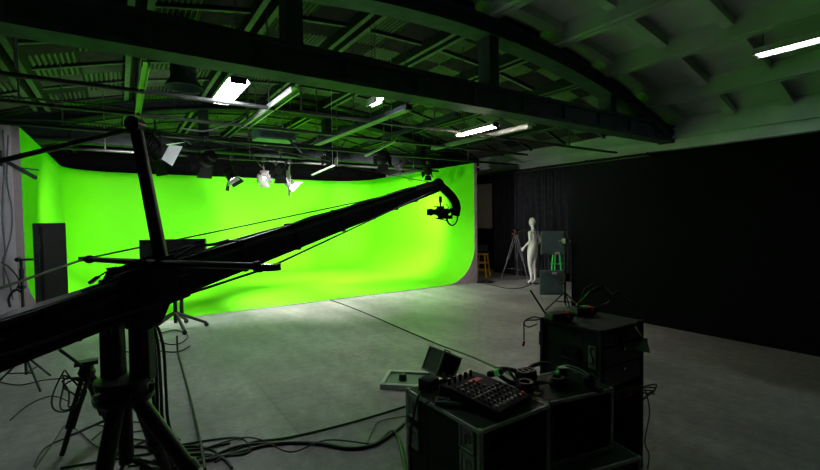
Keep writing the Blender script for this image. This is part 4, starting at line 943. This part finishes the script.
# lid lying on the floor
a0_, a1_, a2_, a3_ = F(381, 389), F(387, 375), F(424, 378), F(424, 391)
cx_ = (a0_ + a1_ + a2_ + a3_) / 4; ang_ = math.atan2((a3_ - a0_).y, (a3_ - a0_).x); wl = .62; dl = .42
t = thing('case_lid', 'aluminium framed case lid lying flat on the floor with a black knob', 'case lid', (a0_.x, a0_.y, 0), ang_)
ob('tray', MB().box((0, 0, 0), (wl, dl, .03)), mat('lid_green_grey', (.14, .24, .15), .5), t, world=False)
b = MB(); e = .03
b.box((-.01, -.01, 0), (wl + .01, e, .055)); b.box((-.01, dl - e, 0), (wl + .01, dl + .01, .055)); b.box((-.01, e, 0), (e, dl - e, .055)); b.box((wl - e, e, 0), (wl + .01, dl - e, .055)); ob('aluminium_frame', b, ALU, t, world=False, bevel=.005)
ob('black_knob', MB().cyl((.2, .2, .03), (.2, .2, .1), .045, .04, n=18), BLK, t, world=False, smooth=True)
# boom microphone with green tape
p = top(520, 384); t = thing('desk_microphone', 'black gooseneck microphone with green tape bending over the mixer', 'microphone', tuple(p))
q = [p, P(516, 380, 2.6), P(509, 375, 2.62), P(503, 374, 2.64)]
ob('base', MB().lathe([(0, 0), (.035, 0), (.035, .012), (.01, .02), (0, .02)], p, n=18), BLK, t, smooth=True)
ob('neck', MB().tube(smoothpath([p + Vector((0, 0, .015)), P(518, 376, 2.62), P(511, 370, 2.64), P(503, 371, 2.66)]), .007), BLK, t, smooth=True)
ob('microphone_head', MB().cyl(P(503, 371, 2.66), P(491, 374, 2.68), .017, .02, n=14).ball(P(490, 374, 2.68), .021), BLK, t, smooth=True)
ob('green_tape', MB().cyl(P(499, 372, 2.66), P(495, 373, 2.67), .022, n=14), LEDG, t, label='band of bright green tape', smooth=True)  # tape takes the LED material, so a faint glow is added
ob('red_lead', MB().tube(smoothpath([P(492, 378, 2.67), P(489, 383, 2.6), P(491, 388, 2.5)]), .004), RED, t, smooth=True)
ob('stalk', MB().cyl(P(508, 369, 2.65), P(521, 388, 2.5), .009), BLK, t, smooth=True)
# headphones
def headphones(label, c, rz, col, tilt=0.0):
    t = thing('headphones', label, 'headphones', tuple(c), rz); t.scale = (1.25, 1.25, 1.25)
    for sy in (-1, 1):
        E_ = ob('ear_cup', MB().lathe([(0, 0), (.04, .0), (.046, .01), (.046, .028), (.03, .036), (0, .036)], (0, sy * .085, .002), n=20), col, t, world=False, smooth=True)
        ob('ear_pad', MB().tube([(.032 * math.cos(a), sy * .085 + .032 * math.sin(a), .042) for a in [2 * PI * i / 16 for i in range(16)]], .012, closed=True), BLK, E_, world=False, smooth=True)
    ob('headband', MB().tube([(.03 + .115 * math.sin(a), -.09 * math.cos(a), .03 + .03 * math.sin(a)) for a in [PI * i / 16 for i in range(17)]], .011), BLKG, t, world=False, smooth=True)
    ob('lead', MB().tube(smoothpath([(-.03, .085, .015), (-.07, .07, .008), (-.06, .0, .008), (-.09, -.04, .008)]), .004), RUB, t, world=False, smooth=True)
headphones('black headphones lying beside the mixer corner', top(533, 388) + Vector((0, .05, 0)), 2.2, BLKG)
headphones('black headphones lying in the middle of the rack case top', top(556, 388) + Vector((-.02, .1, 0)), .4, BLK)
p = top(576, 386) + Vector((.02, .02, 0)); t = thing('headset', 'large headset with silver wire bow and green light on the rack case', 'headset', tuple(p), .2); t.scale = (1.2, 1.2, 1.2)
for sy in (-1, 1): ob('ear_cup', MB().ball((0, sy * .075, .04), .042, 16, 10, (.9, .7, .95)), BLKG, t, world=False, smooth=True)
ob('wire_bow', MB().tube([(-.02 - .05 * math.sin(a), -.08 * math.cos(a), .05 + .05 * math.sin(a)) for a in [PI * i / 14 for i in range(15)]], .006).tube([(.0 - .04 * math.sin(a), -.09 * math.cos(a), .04 + .065 * math.sin(a)) for a in [PI * i / 14 for i in range(15)]], .004), ALU, t, world=False, smooth=True)
ob('boom_microphone', MB().tube(smoothpath([(0, -.08, .03), (.05, -.11, .03), (.1, -.07, .02)]), .004).ball((.1, -.07, .022), .012), BLK, t, world=False, smooth=True)
ob('green_light', MB().ball((-.045, .075, .06), .009), LEDG, t, world=False)
ob('lead', MB().tube(smoothpath([(.0, .08, .01), (.07, .09, .01), (.13, .02, .01), (.1, -.08, .008), (.03, -.1, .008)]), .004), GCAB, t, world=False, smooth=True)
pz = top(604, 392); t = solo('battery_pack', MB().box((pz.x - .05, pz.y + .0, ZT), (pz.x, pz.y + .05, ZT + .03)), BLK, 'little black belt pack at the far corner of the rack case', 'belt pack', bevel=.004)
# cable runs on cases
def cable(label, pts, r=.008, m=RUB, k=6, name='floor_cable'): return solo(name, MB().tube(smoothpath(pts, k), r), m, label, 'cable', smooth=True)
z_ = ZC + .012
cable('thin cable hanging down the open front of the rack case', [F(545, 398, z_), cR + Vector((.03, -.02, .01)), cR + Vector((.045, -.03, -.1)), cR + Vector((.03, -.035, -.2)), cR + Vector((.04, -.03, -.36))], .005, GCAB, name='hanging_cable')
cable('black lead hanging over the left side of the mixer case from the adapter', [F(440, 388, z_), F(430, 400, z_ + .02), F(424, 405, z_), Vector((c1.x - .03, c1.y + .42, ZC - .05)), Vector((c1.x - .035, c1.y + .4, .4)), Vector((c1.x - .03, c1.y + .44, .12))], .006, name='hanging_cable')
cable('black lead hanging down the far edge of the mixer case', [Vector((c1.x + .02, cL.y - .12, z_)), Vector((c1.x - .03, cL.y - .14, ZC - .02)), Vector((c1.x - .04, cL.y - .08, .5)), Vector((c1.x - .05, cL.y - .1, .3)), Vector((c1.x - .03, cL.y - .05, .05))], .007, name='hanging_cable')
cable('thin cable dropping from the tall rack beside its right edge', [Vector((r1.x + wr + .02, r1.y - .02, ZR - .5)), Vector((r1.x + wr + .06, r1.y - .03, .4)), Vector((r1.x + wr - .0, r1.y - .03, .2)), Vector((r1.x + wr + .04, r1.y - .04, .1)), Vector((r1.x + wr, r1.y - .05, .01))], .005, name='hanging_cable')
# floor cables
def fl(pts, z=.01): return [F(x, y, z) for x, y in pts]
cable('long straight black cable from the green floor edge over to the mixer', fl([(330, 300), (345, 305), (370, 315), (400, 328), (420, 336.5)]) + [P(440, 345, 6.0), P(470, 356, 4.9), P(495, 367, 3.7), F(512, 375, .79)], .0105)
cable('thickest bundled black cable sweeping from the crane to the mixer case', fl([(150, 470), (200, 462), (240, 452), (275, 444), (320, 444), (350, 449), (375, 444), (395, 432)]) + [Vector((c1.x - .04, cL.y - .05, .2))], .014)
cable('second thick black cable alongside the bundled one on the floor', fl([(140, 468), (190, 466), (235, 447), (280, 443), (315, 443), (345, 448), (370, 446), (392, 434), (404, 424)], .014), .012)
cable('straight black cable from the crane rising towards the mixer case corner', fl([(215, 462), (250, 443), (285, 438), (330, 428), (370, 417), (406, 406)]), .009)
cable('thin cable waving above the bundle on the floor', fl([(200, 450), (240, 438), (262, 440), (290, 452), (318, 442), (336, 440), (370, 444)], .02), .006)
cable('thin grey loop of cable near the mixer case', fl([(367, 443), (372, 432), (380, 421), (406, 416)]), .005, GCAB)
cable('black cable looping wide beside the crane tripod', fl([(180, 445), (210, 440), (240, 438), (250, 450), (235, 455), (205, 456), (190, 462)]), .008)
cable('black cable running along the bottom edge towards the crane', fl([(60, 468), (110, 460), (160, 452), (200, 449), (230, 443)]), .008)
cable('cable curling under the crane tripod legs', fl([(100, 465), (130, 448), (160, 436), (172, 446), (150, 462), (128, 466)]), .008)
cable('cable winding between the small tripod and the crane', fl([(34, 466), (45, 448), (70, 436), (95, 425), (130, 432), (160, 428), (180, 440)]), .006)
cable('thin cable trailing in front of the small tripod foot', fl([(35, 468), (55, 440), (66, 425), (80, 432), (100, 448), (140, 458)], .012), .005)
cable('dark cable lying along the floor behind the crane post', fl([(118, 350), (130, 352), (150, 350), (176, 352), (190, 346)]), .008)
cable('fat cable arcing from under the crane towards the bottom edge', fl([(232, 468), (222, 458), (200, 454), (176, 458), (160, 468)]), .011)
cable('cable weaving between the crane legs and the thick bundle', fl([(118, 452), (140, 446), (165, 452), (190, 446), (212, 450), (228, 462)]), .009)
cable('thin cable knotted behind the crane leg', fl([(92, 440), (104, 430), (122, 422), (150, 424), (166, 432), (150, 440), (128, 438)]), .006)
cable('thin cable lying across the floor towards the white wall', fl([(10, 420), (30, 404), (52, 396), (70, 402)]), .005)
cable('cable loop under the wheeled light bank', fl([(150, 330), (162, 342), (178, 344), (188, 336), (176, 330), (160, 333)]), .008)
cable('thin cable trailing from the screen end past the mannequin', fl([(478, 283), (492, 285), (505, 288), (520, 288), (532, 284)]), .012)
cable('cable crossing the floor by the clamp stand', fl([(0, 382), (20, 385), (45, 380), (80, 377)]), .006)
cable('cable rising from the floor to the crane cradle', fl([(205, 469), (200, 440), (192, 405), (184, 375), (179.5, 360), (178, 353)], .018) + [P(177.3, 347, 5.9), P(177, 336, 5.75)], .011)
for k, (xo, r_) in enumerate(((154, .012), (158, .01), (163, .009), (150, .01))):
    cable('cable of the bunch hanging from the crane cradle down to the floor', [P(150 + 2 * k, 318, 2.75), P(xo, 345, 2.8), P(xo + 3, 390, 2.85), P(xo + 4 + k, 425, 2.85), F(xo + 8 + 5 * k, 466, .012)], r_, name='hanging_cable')['group'] = 'bunch of cables hanging from the crane cradle'
